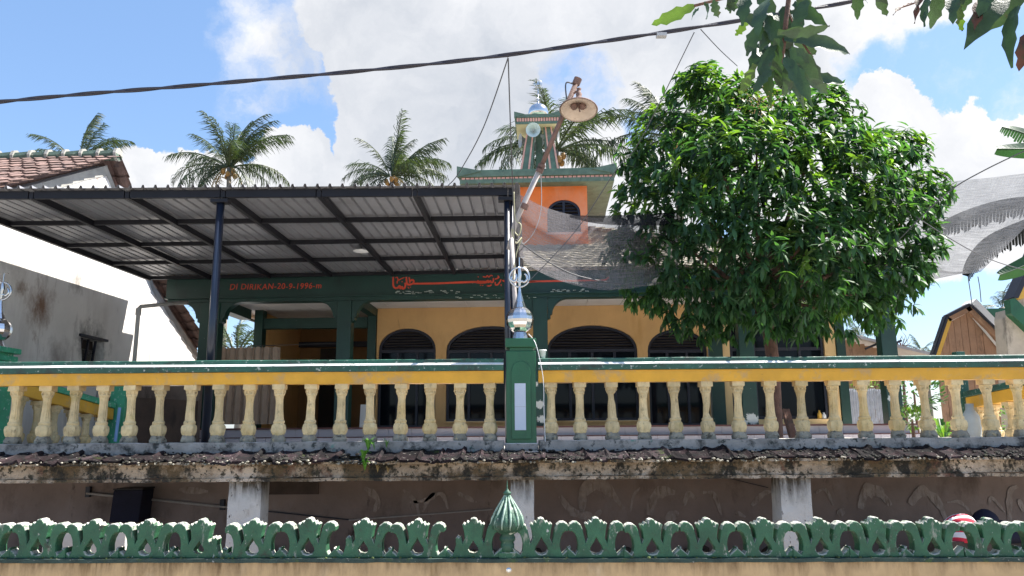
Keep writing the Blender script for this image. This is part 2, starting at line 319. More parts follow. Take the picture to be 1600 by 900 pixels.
def net_mat(name, colr, dens, lines, sc_a, sc_b):
    m = bpy.data.materials.new(name); m.use_nodes = True
    t = m.node_tree; L = t.links; t.nodes.clear()
    out = N('ShaderNodeOutputMaterial', t)
    at_ = N('ShaderNodeAttribute', t, attribute_name='UVMap')
    def wav(scale, d, vs):
        mp = N('ShaderNodeMapping', t); mp.inputs['Scale'].default_value = vs
        L.new(at_.outputs['Vector'], mp.inputs[0])
        w = N('ShaderNodeTexNoise', t); w.inputs['Scale'].default_value = scale; w.inputs['Detail'].default_value = d; w.inputs['Roughness'].default_value = .7
        L.new(mp.outputs[0], w.inputs['Vector'])
        return w.outputs['Fac']
    def mm(op, a, b):
        n = N('ShaderNodeMath', t, operation=op)
        for i, x in enumerate((a, b)):
            if isinstance(x, (int, float)): n.inputs[i].default_value = x
            else: L.new(x, n.inputs[i])
        return n.outputs[0]
    f = mm('ADD', mm('MULTIPLY', mm('SUBTRACT', wav(sc_a, 3, (.6, 22, 1)), .5), lines), dens)
    f = mm('ADD', f, mm('MULTIPLY', mm('SUBTRACT', wav(sc_b, 2, (30, .8, 1)), .5), lines * .5))
    f = mm('ADD', f, mm('MULTIPLY', mm('SUBTRACT', wav(2.0, 3, (1, 1, 1)), .5), .35))
    cl = N('ShaderNodeClamp', t); L.new(f, cl.inputs[0]); cl.inputs[1].default_value = .12; cl.inputs[2].default_value = .95
    tr = N('ShaderNodeBsdfTransparent', t)
    df = N('ShaderNodeBsdfDiffuse', t); df.inputs[0].default_value = lin(colr)
    tl = N('ShaderNodeBsdfTranslucent', t); tl.inputs[0].default_value = lin(colr)
    m1 = N('ShaderNodeMixShader', t); m1.inputs[0].default_value = .5; L.new(df.outputs[0], m1.inputs[1]); L.new(tl.outputs[0], m1.inputs[2])
    m2 = N('ShaderNodeMixShader', t); L.new(cl.outputs[0], m2.inputs[0]); L.new(tr.outputs[0], m2.inputs[1]); L.new(m1.outputs[0], m2.inputs[2])
    L.new(m2.outputs[0], out.inputs[0])
    return m
M['net_a'] = net_mat('lilac_shade_net', (.22, .21, .22), .58, 1.5, 5, 6)
M['net_b'] = net_mat('grey_shade_net', (.22, .225, .24), .58, 1.6, 4, 5)
M['net_dark'] = net_mat('folded_dark_net', (.03, .03, .035), .8, .15, 4, 5)

# ---------------------------------------------------------------- mesh helpers
class MB:
    def __init__(s, T=None):
        s.v = []; s.f = []; s.uv = None; s.T = T
    def add(s, vs, fs):
        o = len(s.v)
        s.v += [tuple(s.T(p)) if s.T else tuple(p) for p in vs]
        s.f += [tuple(i + o for i in f) for f in fs]
        return s
    def box(s, x0, x1, y0, y1, z0, z1):
        return s.add([(x, y, z) for x in (x0, x1) for y in (y0, y1) for z in (z0, z1)],
                     [(0, 1, 3, 2), (4, 6, 7, 5), (0, 4, 5, 1), (2, 3, 7, 6), (0, 2, 6, 4), (1, 5, 7, 3)])
    def hexa(s, b, t):
        """b, t: 4 points each, same winding"""
        return s.add(list(b) + list(t), [(3, 2, 1, 0), (4, 5, 6, 7)] + [(i, (i + 1) % 4, 4 + (i + 1) % 4, 4 + i) for i in range(4)])
    def bar(s, a, b, w, h, up=(0, 0, 1)):
        a, b = Vector(a), Vector(b)
        d = (b - a).normalized(); up = Vector(up)
        x = d.cross(up)
        if x.length < 1e-4: x = d.cross(Vector((1, 0, 0)))
        x.normalize(); y = x.cross(d)
        def q(p): return [p + x * (i * w / 2) + y * (j * h / 2) for i, j in ((-1, -1), (1, -1), (1, 1), (-1, 1))]
        return s.hexa(q(a), q(b))
    def tube(s, pts, r, n=8, cap=True):
        pts = [Vector(p) for p in pts]
        rs = r if isinstance(r, (list, tuple)) else [r] * len(pts)
        vs = []; ref = None
        for i, p in enumerate(pts):
            d = (pts[min(i + 1, len(pts) - 1)] - pts[max(i - 1, 0)]).normalized()
            if ref is None:
                ref = d.cross(Vector((0, 0, 1)))
                if ref.length < .05: ref = d.cross(Vector((1, 0, 0)))
            ref = (ref - d * ref.dot(d)).normalized()
            y = d.cross(ref)
            for k in range(n):
                a = 2 * PI * k / n
                vs.append(p + ref * (math.cos(a) * rs[i]) + y * (math.sin(a) * rs[i]))
        fs = []
        for i in range(len(pts) - 1):
            for k in range(n):
                fs.append((i * n + k, i * n + (k + 1) % n, (i + 1) * n + (k + 1) % n, (i + 1) * n + k))
        if cap:
            fs.append(tuple(range(n))[::-1]); fs.append(tuple(range((len(pts) - 1) * n, len(pts) * n)))
        return s.add(vs, fs)
    def lathe(s, prof, n=16, c=(0, 0, 0), axis=None, rf=None, cap=True):
        """prof = [(r, z)]; rf(angle, r, z) -> r"""
        c = Vector(c)
        if axis is not None:
            q = Vector(axis).to_track_quat('Z', 'Y').to_matrix()
        vs = []
        for (r, z) in prof:
            for k in range(n):
                a = 2 * PI * k / n
                rr = rf(a, r, z) if rf else r
                p = Vector((rr * math.cos(a), rr * math.sin(a), z))
                if axis is not None: p = q @ p
                vs.append(c + p)
        fs = []
        for i in range(len(prof) - 1):
            for k in range(n):
                fs.append((i * n + k, i * n + (k + 1) % n, (i + 1) * n + (k + 1) % n, (i + 1) * n + k))
        if cap and prof[0][0] > 1e-4: fs.append(tuple(range(n))[::-1])
        if cap and prof[-1][0] > 1e-4: fs.append(tuple(range((len(prof) - 1) * n, len(prof) * n)))
        return s.add(vs, fs)
    def grid(s, P, closed=False):
        """P[i][j] points"""
        n = len(P); m = len(P[0])
        return s.add([p for r in P for p in r], [(i * m + j, (i + 1) * m + j, (i + 1) * m + j + 1, i * m + j + 1) for i in range(n - 1) for j in range(m - 1)])
    def mesh(s, name, m, loc=Vector((0, 0, 0)), smooth=False):
        me = bpy.data.meshes.new(name)
        me.from_pydata([(v[0] - loc[0], v[1] - loc[1], v[2] - loc[2]) for v in s.v], [], s.f)
        if m: me.materials.append(m)
        bm_ = bmesh.new(); bm_.from_mesh(me); bmesh.ops.recalc_face_normals(bm_, faces=bm_.faces[:]); bm_.to_mesh(me); bm_.free()
        if smooth: me.shade_smooth()
        return me
    def build(s, name, m, parent=None, smooth=False, loc=None, bevel=0):
        if isinstance(m, str): m = M[m]
        if loc is None:
            if s.v:
                a = np.array(s.v); loc = Vector(((a[:, 0].min() + a[:, 0].max()) / 2, (a[:, 1].min() + a[:, 1].max()) / 2, a[:, 2].min()))
            else: loc = Vector((0, 0, 0))
        loc = Vector(loc)
        o = link(name, s.mesh(name, m, loc, smooth), parent, loc)
        if bevel:
            md = o.modifiers.new('bevel', 'BEVEL'); md.width = bevel; md.segments = 2; md.limit_method = 'ANGLE'; md.angle_limit = R(40)
            md.harden_normals = False
        return o
WL = {}
def link(name, data, parent, loc):
    o = bpy.data.objects.new(name, data); col.objects.link(o)
    loc = Vector(loc)
    if parent is not None:
        o.parent = parent; o.location = loc - WL[parent.name]
    else: o.location = loc
    WL[o.name] = loc
    return o
def tag(o, label=None, cat=None, group=None, kind=None):
    if label: o['label'] = label
    if cat: o['category'] = cat
    if group: o['group'] = group
    if kind: o['kind'] = kind
    return o
def thing(name, label, cat, loc=(0, 0, 0), group=None):
    return tag(link(name, None, None, loc), label, cat, group)
def struct(mb, name, m, **k):
    return tag(mb.build(name, m, **k), kind='structure')
def share(name, mesh, parent, loc, rot=None, scale=None, m=None):
    o = link(name, mesh, parent, loc)
    if rot is not None:
        if isinstance(rot, Matrix): o.rotation_mode = 'QUATERNION'; o.rotation_quaternion = rot.to_quaternion()
        else: o.rotation_euler = rot
    if scale is not None: o.scale = scale if hasattr(scale, '__len__') else (scale,) * 3
    return o
def curve_solid(loops, d0, d1, T, bevel=0.0, mb=None):
    """loops of (a, z): first outer, rest holes; extruded between depths d0 and d1; T maps (a, d, z) to world"""
    cu = bpy.data.curves.new('tmp', 'CURVE'); cu.dimensions = '2D'; cu.fill_mode = 'BOTH'
    cu.extrude = max((d1 - d0) / 2 - bevel, 0.0005); cu.bevel_depth = bevel; cu.bevel_resolution = 1
    if bevel: cu.offset = -bevel
    for lp in loops:
        sp = cu.splines.new('POLY'); sp.points.add(len(lp) - 1)
        for i, p in enumerate(lp): sp.points[i].co = (p[0], p[1], 0, 1)
        sp.use_cyclic_u = True
    ob = bpy.data.objects.new('tmp', cu); col.objects.link(ob)
    dg = bpy.context.evaluated_depsgraph_get()
    me = ob.evaluated_get(dg).to_mesh()
    vs = [(v.co.x, (d0 + d1) / 2 + v.co.z, v.co.y) for v in me.vertices]
    fs = [tuple(p.vertices) for p in me.polygons]
    ob.evaluated_get(dg).to_mesh_clear()
    bpy.data.objects.remove(ob); bpy.data.curves.remove(cu)
    mb = mb or MB()
    q = MB(T); q.add(vs, fs)
    mb.add(q.v, q.f)
    return mb
def weld(o, d=.0004):
    b = bmesh.new(); b.from_mesh(o.data); bmesh.ops.remove_doubles(b, verts=b.verts[:], dist=d); b.to_mesh(o.data); b.free()
def wire(pts, r, sag=0, n=14):
    if len(pts) == 2 and n > 2:
        a, b = Vector(pts[0]), Vector(pts[1])
        pts = [a.lerp(b, i / n) - Vector((0, 0, sag * 4 * (i / n) * (1 - i / n))) for i in range(n + 1)]
    return MB().tube(pts, r, 6)
def smooth_path(ps, k=6):
    ps = [Vector(p) for p in ps]; out = []
    for i in range(len(ps) - 1):
        p0 = ps[max(i - 1, 0)]; p1 = ps[i]; p2 = ps[i + 1]; p3 = ps[min(i + 2, len(ps) - 1)]
        for j in range(k):
            t = j / k
            out.append(.5 * ((2 * p1) + (p2 - p0) * t + (2 * p0 - 5 * p1 + 4 * p2 - p3) * t * t + (3 * p1 - p0 - 3 * p2 + p3) * t ** 3))
    out.append(ps[-1]); return out
def rough_box(mb, x0, x1, y0, y1, z0, z1, step=.12, amp=.012, zf=lambda x: 0, seed=0, nz=3, ny=3):
    """a long beam with uneven faces and edges"""
    n = max(2, int((x1 - x0) / step))
    ring = []
    for j in range(nz + 1): ring.append((0, j / nz))
    for j in range(1, ny + 1): ring.append((j / ny, 1))
    for j in range(1, nz + 1): ring.append((1, 1 - j / nz))
    for j in range(1, ny): ring.append((1 - j / ny, 0))
    vs = []; K = len(ring)
    for i in range(n + 1):
        x = x0 + (x1 - x0) * i / n
        for (a, b) in ring:
            p = Vector((x, y0 + (y1 - y0) * a, z0 + (z1 - z0) * b + zf(x)))
            w = Vector(mnoise.noise_vector(p * 6 + Vector((seed, 0, 0)))) * amp + Vector(mnoise.noise_vector(p * 22)) * amp * .5
            w.x = 0
            vs.append(p + w)
    fs = [(i * K + k, i * K + (k + 1) % K, (i + 1) * K + (k + 1) % K, (i + 1) * K + k) for i in range(n) for k in range(K)]
    fs += [tuple(range(K)), tuple(range(n * K, n * K + K))]
    mb.add(vs, fs); return mb

M['rib_highlight'] = mat('pale_rib_highlight', (.3, .4, .32), .6, .3, 20, [((.05, .14, .08), .45, 25, 1, .1)], .2)  # pale colour for white highlights painted along the finial ribs
# ================================================================ GROUND
struct(MB().add([(-400, -60, 0), (400, -60, 0), (400, 7.2, 0), (400, 900, 0), (-400, 900, 0), (-400, 7.2, 0)], [(0, 1, 2, 5), (5, 2, 3, 4)]), 'ground', 'earth')
struct(MB().add([(-60, -5, .006), (60, -5, .006), (60, 4.6, .006), (-60, 4.6, .006)], [(0, 1, 2, 3)]), 'unseen_road', 'bounce_paving')

# ================================================================ FRONT FENCE
FY = 6.0
fz_l = at(0, 877, FY).z; fz_r = at(1600, 875, FY).z
fx_l = at(0, 877, FY).x; fx_r = at(1600, 875, FY).x
def fz(x): return fz_l + (fz_r - fz_l) * (x - fx_l) / (fx_r - fx_l)
fence = thing('garden_wall', 'low tan stained street wall topped with green scrolled cast ornaments', 'wall', (0, FY, 0))
wb = rough_box(MB(), fx_l - 2.2, fx_r + 2.2, FY, FY + .16, -1.0, 0, .15, .006, lambda x: fz(x) - .012)
# wall body down to the ground
wb.build('wall_base', 'fencewall', fence)
rough_box(MB(), fx_l - 2.2, fx_r + 2.2, FY - .012, FY + .17, -.012, .016, .1, .006, fz, 3, 1, 2).build('coping', mat('dark_mossy_coping', (.03, .055, .045), .8, .4, 9, [((.3, .3, .28), .25, 26, 1, .06), ((.05, .09, .03), .35, 9, 1, .1)], .4, 60), fence)
PXM = FY / F * 1.015
def orn_outline(kind):
    rt = [(43.4, 0), (43.4, 16), (36, 9.5), (31, 5), (28.5, 10), (27.5, 20), (29, 29), (32, 36), (36.5, 39.5), (39, 38.5), (40.8, 41), (41.2, 46), (39, 50.5), (34, 53.5), (28, 53), (23, 49), (20.2, 42), (18.5, 34), (15.8, 22), (12.8, 29), (14, 40), (16.5, 50), (14.5, 52.5), (12, 50.5), (9.5, 55), (6.5, 53.5), (4, 58.5), (0, 60)]
    stub = [(43.4, 0), (43.4, 16), (36, 9.5), (31, 5), (28.5, 10), (26, 20), (26.5, 29), (24, 33), (21, 30), (19, 33), (15.8, 22), (12.8, 29), (14, 40), (16.5, 50), (14.5, 52.5), (12, 50.5), (9.5, 55), (6.5, 53.5), (4, 58.5), (0, 60)]
    r = stub if kind == 'R' else rt
    l = stub if kind == 'L' else rt
    out = r + [(-x, y) for x, y in l[::-1] if x > .1]
    return out
TEAR = [(0, 30), (3.8, 23), (8.6, 16), (9.4, 11), (6.5, 6.8), (0, 5), (-6.5, 6.8), (-9.4, 11), (-8.6, 16), (-3.8, 23)]
orn_mesh = {}
for kd in ('F', 'L', 'R'):
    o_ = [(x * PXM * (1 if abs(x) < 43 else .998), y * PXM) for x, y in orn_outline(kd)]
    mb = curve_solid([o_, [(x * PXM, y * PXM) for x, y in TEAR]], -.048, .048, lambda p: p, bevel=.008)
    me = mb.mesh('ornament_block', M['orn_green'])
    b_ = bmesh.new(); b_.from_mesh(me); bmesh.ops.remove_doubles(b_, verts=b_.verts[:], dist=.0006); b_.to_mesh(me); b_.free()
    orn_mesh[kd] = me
opx = [(-28, 'F'), (60, 'F'), (143, 'F'), (228, 'F'), (312, 'R'), (395, 'F'), (482, 'F'), (568, 'L'), (653, 'F'), (740, 'L'), (846, 'F'), (932, 'F'), (1019, 'F'), (1107, 'F'), (1195, 'F'), (1283, 'F'), (1371, 'F'), (1458, 'F'), (1550, 'F'), (1636, 'F')]
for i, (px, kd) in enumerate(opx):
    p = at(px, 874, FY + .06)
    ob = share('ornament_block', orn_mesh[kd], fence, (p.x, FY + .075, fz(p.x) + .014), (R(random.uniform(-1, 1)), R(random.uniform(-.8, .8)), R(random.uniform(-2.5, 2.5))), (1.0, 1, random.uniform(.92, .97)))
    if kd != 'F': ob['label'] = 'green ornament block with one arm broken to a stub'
# moss and grit lumps along the foot of the ornaments
mb = MB()
for i in range(420):
    x = random.uniform(fx_l, fx_r); r = random.uniform(.004, .016)
    mb.lathe([(0.0, -r * .5), (r, 0), (r * .6, r * .6), (0, r * .8)], 5, (x, FY + random.uniform(-.002, .12), fz(x) + .018))
tag(mb.build('moss_crumbs', mat('moss', (.05, .075, .02), .95, .4, 20), fence), kind='stuff')
# onion finial of the wall
fp = at(793, 874, FY + .05)
fin = lambda y: (875 - y) * PXM
fo = MB().box(-.066, .066, -.05, .07, 0, .045)
fo.v = [(v[0] + fp.x, v[1] + FY + .06, v[2] + fz(fp.x) + .012) for v in fo.v]
fo.build('finial_foot', 'orn_green', fence, bevel=.006)
prof = [(.05, .045), (.052, .1), (.045, .115), (.06, .13), (.06, .15), (.048, .17), (.075, .185), (.112, .215), (.122, .25), (.113, .29), (.088, .34), (.058, .39), (.032, .43), (.018, .455), (.02, .46), (.03, .468), (.03, .48), (.014, .492), (.006, .51), (.003, .56), (0, .575)]
MB().lathe(prof, 60, (fp.x, FY + .06, fz(fp.x) + .01), None, lambda a, r, z: r * (1 + (.26 * abs(math.sin(a * 5 + z * 3)) ** .7 - .17 if .19 < z < .44 else 0))).build('onion_finial', mat('weathered_green_finial', (.022, .075, .045), .5, .3, 7, [((.55, .58, .5), .35, 20, .3, .08), ((.02, .03, .02), .3, 12, 1, .1)], .3, 70), fence, smooth=True)
for k in range(12):
    a0 = 2 * PI * k / 12
    pts_ = [Vector((fp.x + (r + .003) * math.cos(a0 + z * .8), FY + .06 + (r + .003) * math.sin(a0 + z * .8), fz(fp.x) + .01 + z)) for r, z in prof[7:15]]
    MB().tube(pts_, [.004, .008, .01, .01, .009, .007, .006, .004], 6).build('finial_rib_highlight', 'rib_highlight', fence, smooth=True)  # pale tube painting the highlight on each rib
bp = at(795, 891, FY)
MB().lathe([(.02, -.004), (.02, 0), (.01, .004)], 12, (bp.x, FY - .004, bp.z), (0, -1, 0)).build('wall_knob', 'chrome2', fence)

# ================================================================ LOWER LEVEL
LB = 9.5
x0, x1 = at(-60, 700, 8).x, at(1660, 700, 8).x
bw = thing('retaining_wall', 'dark brown plaster wall under the terrace with smeared white strokes', 'wall', (0, LB, 0))
rough_box(MB(), x0 - 2, x1 + 2, LB, LB + .2, 0, 1.3, .4, .012).build('wall_base', 'backwall', bw)
def stroke(pts, w0, y=LB - .012):
    """a flat smear of plaster along a path of (px, py), widths in px"""
    P = smooth_path([at(a, b, y) for a, b in pts], 6)
    n = len(P); L_ = []; R_ = []
    for i, p in enumerate(P):
        d = (P[min(i + 1, n - 1)] - P[max(i - 1, 0)]).normalized(); s = Vector((-d.z, 0, d.x))
        k = i / (n - 1); w = w0 / F * LB / 2 * (math.sin(PI * (.12 + .8 * k)) + .15) * (1 + .7 * mnoise.noise(p * 14))
        L_.append(p + s * w); R_.append(p - s * w)
    mb = MB(); vs = []
    for a, b in zip(L_, R_): vs += [a, b, a + Vector((0, .003, 0)), b + Vector((0, .003, 0))]
    fs = []
    for i in range(n - 1):
        o = 4 * i
        fs += [(o, o + 4, o + 5, o + 1), (o, o + 2, o + 6, o + 4), (o + 1, o + 5, o + 7, o + 3)]
    fs += [(0, 1, 3, 2), (4 * n - 4, 4 * n - 2, 4 * n - 1, 4 * n - 3)]
    mb.add(vs, fs); mb.build('plaster_smear', 'chalk', bw)
for pts, w in [([(910, 800), (912, 770), (930, 755), (950, 765), (975, 795)], 16), ([(875, 775), (895, 800), (925, 806), (940, 798)], 10), ([(1015, 805), (1020, 780), (1035, 768), (1055, 770)], 14),
               ([(1068, 790), (1076, 772), (1088, 780)], 8), ([(1095, 770), (1115, 772), (1127, 805)], 6), ([(1345, 795), (1352, 770), (1372, 768), (1392, 790)], 15), ([(1422, 788), (1440, 768), (1462, 780), (1478, 810)], 14),
               ([(1480, 785), (1500, 785), (1522, 805)], 5), ([(1545, 790), (1550, 778), (1570, 800)], 5), ([(1578, 815), (1578, 770), (1590, 760)], 8), ([(570, 762), (590, 780), (585, 800)], 9), ([(630, 765), (650, 785), (655, 810)], 5),
               ([(660, 800), (670, 780), (690, 772), (700, 795)], 6), ([(715, 770), (745, 785)], 6), ([(985, 800), (990, 775), (1000, 762)], 4), ([(1175, 790), (1192, 772), (1205, 768)], 7), ([(1275, 770), (1290, 765), (1302, 790)], 5),
               ([(640, 785), (662, 782), (680, 770)], 5), ([(1060, 800), (1040, 812)], 12), ([(1310, 805), (1320, 795)], 8), ([(280, 765), (325, 768)], 9), ([(1600, 800), (1592, 780)], 6), ([(1150, 800), (1165, 808)], 6)]:
    stroke(pts, w)
# dark niche drawn as a flat brown patch, and stepped plaster edges
a = at(405, 742, LB); b = at(498, 772, LB)
MB().box(a.x, b.x, LB - .03, LB - .004, b.z, a.z).build('flat_brown_patch', mat('dark_brown_patch', (.09, .065, .055), .9, .3, 4), bw)
for (pa, pb, wdt) in [((408, 798), (545, 812), .012), ((545, 813), (770, 796), .014), ((1200, 762), (1130, 745), .008)]:
    MB().bar(at(*pa, LB - .03), at(*pb, LB - .03), .02, wdt).build('wall_conduit', 'greypipe' if wdt > .013 else 'wood_dark', bw)
# conduit and black box at left
cp = thing('conduit_pipe', 'thin pale pipe fixed along the dark wall behind the black box', 'pipe', at(245, 780, LB))
MB().tube([at(135, 771, LB - .05), at(240, 781, LB - .05), at(358, 793, LB - .05)], .014, 8).build('pipe', 'greypipe', cp)
for q in ((137, 770), (347, 790)):
    p = at(*q, LB - .05); MB().box(p.x - .025, p.x + .025, LB - .06, LB - .01, p.z - .05, p.z + .07).build('bracket', 'wood_dark', cp)
p = at(189, 815, LB - .4); h = (815 - 772) / F * LB; w = 44 / F * LB / 2
bb = thing('black_box', 'black square box hanging on the dark wall at left', 'box', p)
MB().hexa([(p.x - w * 1.03, LB - .32, p.z - .02), (p.x + w * .93, LB - .32, p.z - .02), (p.x + w * .93, LB - .03, p.z - .02), (p.x - w * 1.03, LB - .03, p.z - .02)],
          [(p.x - w * .9, LB - .32, p.z + h), (p.x + w * 1.06, LB - .32, p.z + h), (p.x + w * 1.06, LB - .03, p.z + h), (p.x - w * .9, LB - .03, p.z + h)]).build('box_body', 'navycloth', bb, bevel=.01)
MB().box(p.x - w * .9, p.x + w * 1.08, LB - .33, LB - .02, p.z + h + .003, p.z + h + .02).build('box_lid', 'black_steel', bb)
# dark rubble at the foot of the wall
mb = MB()
for i in range(900):
    x = random.uniform(x0 - .5, x1 + .5); y = random.uniform(8.15, LB - .05) if random.random() < .75 else random.uniform(6.5, 8)
    r = random.uniform(.03, .14) * (1 if y > 8.1 else .5); z = random.uniform(0, .25) * max(0, (y - 8.2) / 1.3)
    rr = [random.uniform(.6, 1.1) for _ in range(4)]
    mb.lathe([(0, -r), (r * rr[0], -r * .4), (r * rr[1], r * .3), (r * rr[2] * .5, r * .7), (0, r * .8)], 6, (x, y, z), (random.uniform(-.5, .5), random.uniform(-.5, .5), 1))
tag(mb.build('rubble', 'rubble'), 'dark stones and rubble heaped at the foot of the brown wall', 'rubble', kind='stuff')
def bundle():
    pass
# pale slabs seen through the ornaments at left
a = at(78, 830, 7.3); b = at(205, 834, 7.3)
tr_ = thing('concrete_trough', 'pale concrete trough standing behind the ornaments at far left', 'trough', (a.x + .3, 7.5, 0))
MB().box(a.x, b.x, 7.2, 7.3, 0, a.z).build('side_panel', 'slab', tr_, bevel=.008)
MB().box(a.x, b.x, 7.75, 7.85, 0, a.z).build('side_panel', 'slab', tr_, bevel=.008)
MB().box(a.x + .002, a.x + .1, 7.302, 7.748, 0, a.z).build('end_panel', 'slab', tr_)
MB().box(b.x - .1, b.x - .002, 7.302, 7.748, 0, a.z).build('end_panel', 'slab', tr_)
# red and white cloth and dark bundle at right
c = at(1503, 842, 7.6)
cl = thing('cloth_bundle', 'red and white striped cloth bundle showing above the green ornaments', 'bundle', (c.x, 7.6, 0))
K = 14
c0 = (c.x, 7.6, c.z)
def lump(name, m, parent, cx, cy, cz, rx, ry, rz, a0=0, a1=2 * PI, amp=.06, off=0):
    P = []
    for i in range(13):
        th = PI * i / 12; row = []
        for k in range(9):
            a = a0 + (a1 - a0) * k / 8
            d = Vector((math.sin(th) * math.cos(a), math.sin(th) * math.sin(a), math.cos(th)))
            s = 1 + amp * mnoise.noise(d * 2.5 + Vector((off, 0, 0)))
            row.append((cx + d.x * rx * s, cy + d.y * ry * s, cz + d.z * rz * s))
        P.append(row)
    g = MB().grid(P); return g.build(name, m, parent, smooth=True)
for k in range(14):
    # stripes run round a horizontal axis
    P = []
    for i in range(5):
        t = (k + i / 4) / 14 * PI
        row = []
        for j in range(15):
            s = -1 + 2 * j / 14
            rr = math.sqrt(max(0, 1 - (s * .985) ** 2))
            wv = .35 * math.sin(2.1 * s + 1)
            q = Vector((s * .185, math.cos(t + wv) * rr * .16, abs(math.sin(t + wv * .3)) * rr * .255 - .02))
            row.append(Vector(c0) + q * (1 + .04 * mnoise.noise(q * 14)))
        P.append(row)
    MB().grid(P).build('cloth_stripe', 'redstripe' if k % 2 else 'whitecloth', cl, smooth=True)
MB().box(c.x - .24, c.x + .3, 7.45, 7.8, 0, c.z - .005).build('prop', 'rubble', cl)
d = at(1545, 842, 7.9)
db = thing('dark_bundle', 'black and navy bundle lying just behind the striped cloth', 'bundle', (d.x, 7.9, 0))
lump('round_bundle', 'navycloth', db, d.x + .02, 7.95, d.z + .13, .13, .13, .15)
lump('long_bundle', 'navycloth', db, d.x - .05, 8.05, d.z + .03, .62, .16, .14, off=4, amp=.15)
MB().box(d.x - .55, d.x + .5, 7.95, 8.15, 0, d.z - .05).build('prop', 'rubble', db)

# columns, beam, eave, curb
BY = 7.75
TY = 8.2
und = thing('terrace_edge', 'stained concrete terrace edge beam on flaking white columns', 'beam', (0, BY, 0))
zb0 = at(800, 744, BY).z; zb1 = at(800, 723, BY).z
rough_box(MB(), x0 - 1, x1 + 1, BY, BY + .22, zb0, zb1 + .012, .06, .016, seed=2).build('edge_beam', 'beam_conc', und)
rough_box(MB(), x0 - 1, x1 + 1, BY - .02, BY + .05, zb0 - .035, zb0 - .004, .07, .008, seed=6, nz=1, ny=1).build('drip_edge', 'beam_conc', und)
MB().box(x0 - 1, x1 + 1, BY + .23, LB + .1, zb0 + .02, zb1 - .02).build('soffit_slab', 'beam_conc', und)
for (pl, pr) in ((356, 407), (798, 834), (1221, 1269)):
    a = at(pl, 790, BY + .03); b = at(pr, 790, BY + .03)
    mb = MB()
    n = 14; vs = []; 
    for i in range(n + 1):
        z = (zb0 + .03) * i / n
        for (xx, yy) in ((a.x, BY + .03), ((a.x + b.x) / 2, BY + .03), (b.x, BY + .03), (b.x, BY + .3), (a.x, BY + .3)):
            q = Vector((xx, yy, z)); vs.append(q + Vector(mnoise.noise_vector(q * 8)) * .012)
    mb.add(vs, [(i * 5 + k, i * 5 + (k + 1) % 5, i * 5 + 5 + (k + 1) % 5, i * 5 + 5 + k) for i in range(n) for k in range(5)] + [(4, 3, 2, 1, 0), tuple(n * 5 + k for k in range(5))])
    mb.build('column', 'column_white', und)
# tiled eave
zt_top = at(800, 705, TY - .17).z; yt_top = TY - .17
zt_bot = at(800, 720, BY - .12).z; yt_bot = BY - .12
eave = thing('tiled_eave', 'narrow mossy clay tile eave running below the balustrade', 'roof', (0, BY, zt_bot))
tw = .205
def tile_mesh(seed):
    rnd = random.Random(seed); mb = MB(); P = []
    for i in range(5):
        t = i / 4; row = []
        for j in range(9):
            s = j / 8
            h = .01 * math.sin(PI * min(1, s / .8)) * -1 + (.022 * math.sin(PI * (s - .8) / .2) if s > .8 else 0)
            q = Vector((s * tw * 1.04 - tw / 2, yt_bot + (yt_top - yt_bot) * t - (yt_bot + yt_top) / 2, (zt_bot - zt_top) * (.5 - t) + h + .02))
            q += Vector(mnoise.noise_vector(q * 12 + Vector((seed * 7, 0, 0)))) * .018
            row.append(q)
        P.append(row)
    lo = [[q - Vector((0, 0, .022)) for q in r] for r in P]
    mb.grid(P); mb.grid(lo)
    mb.add([*P[0], *lo[0]], [(j, j + 1, 10 + j, 9 + j) for j in range(8)])
    mb.add([*[r[0] for r in P], *[r[0] for r in lo]], [(j, j + 1, 6 + j, 5 + j) for j in range(4)])
    mb.add([*[r[-1] for r in P], *[r[-1] for r in lo]], [(j, j + 1, 6 + j, 5 + j) for j in range(4)])
    return mb.mesh('roof_tile', M['clay_edge'])
tms = [tile_mesh(k) for k in range(6)]
nt_ = int((x1 - x0 + 1) / tw)
for i in range(nt_):
    x = x0 - .5 + i * tw
    pxx = 800 + x / 8 * F
    if 540 < pxx < 566: continue   # one tile is missing
    share('roof_tile', tms[(i * 5) % 6], eave, (x + random.uniform(-.012, .012), (yt_bot + yt_top) / 2 + random.uniform(-.02, .03), (zt_bot + zt_top) / 2 + random.uniform(-.008, .004)), (R(random.uniform(-2.5, 2.5)), R(random.uniform(-3, 3)), R(random.uniform(-4, 4))), (random.uniform(.92, 1.05), 1, random.uniform(.6, 1.25)))
rough_box(MB(), x0 - 1, x1 + 1, yt_bot + .03, yt_top + .02, zt_bot - .022, zt_bot + .004, .09, .008, seed=9).build('mortar_bed', 'beam_conc', eave)
mb = MB()
for i in range(1500):
    x = random.uniform(x0, x1)
    if mnoise.noise(Vector((x * 1.3, 0, 5))) + random.uniform(-.3, .3) < -.05: continue
    r = random.uniform(.006, .026); t = random.random() ** 1.5
    mb.lathe([(0, -r * .6), (r, 0), (r * .7, r * .45), (0, r * .6)], 6, (x, yt_bot + (yt_top - yt_bot) * t, zt_bot + (zt_top - zt_bot) * t + .012))
tag(mb.build('moss_lumps', mat('black_moss', (.022, .02, .016), .95, .5, 18, [((.06, .07, .03), .3, 9, 1, .1)], .6, 50), eave), kind='stuff')
mb = MB()
for i in range(420):
    x = random.uniform(x0, x1); r = random.uniform(.006, .018)
    mb.lathe([(0, -r), (r, 0), (r * .6, r * .5), (0, r * .7)], 5, (x, yt_bot + random.uniform(-.01, .03), zt_bot + random.uniform(-.02, .015)))
tag(mb.build('mortar_crumbs', mat('pale_mortar', (.28, .26, .21), .95, .5, 25, [((.05, .05, .04), .45, 20, 1, .1)]), eave), kind='stuff')
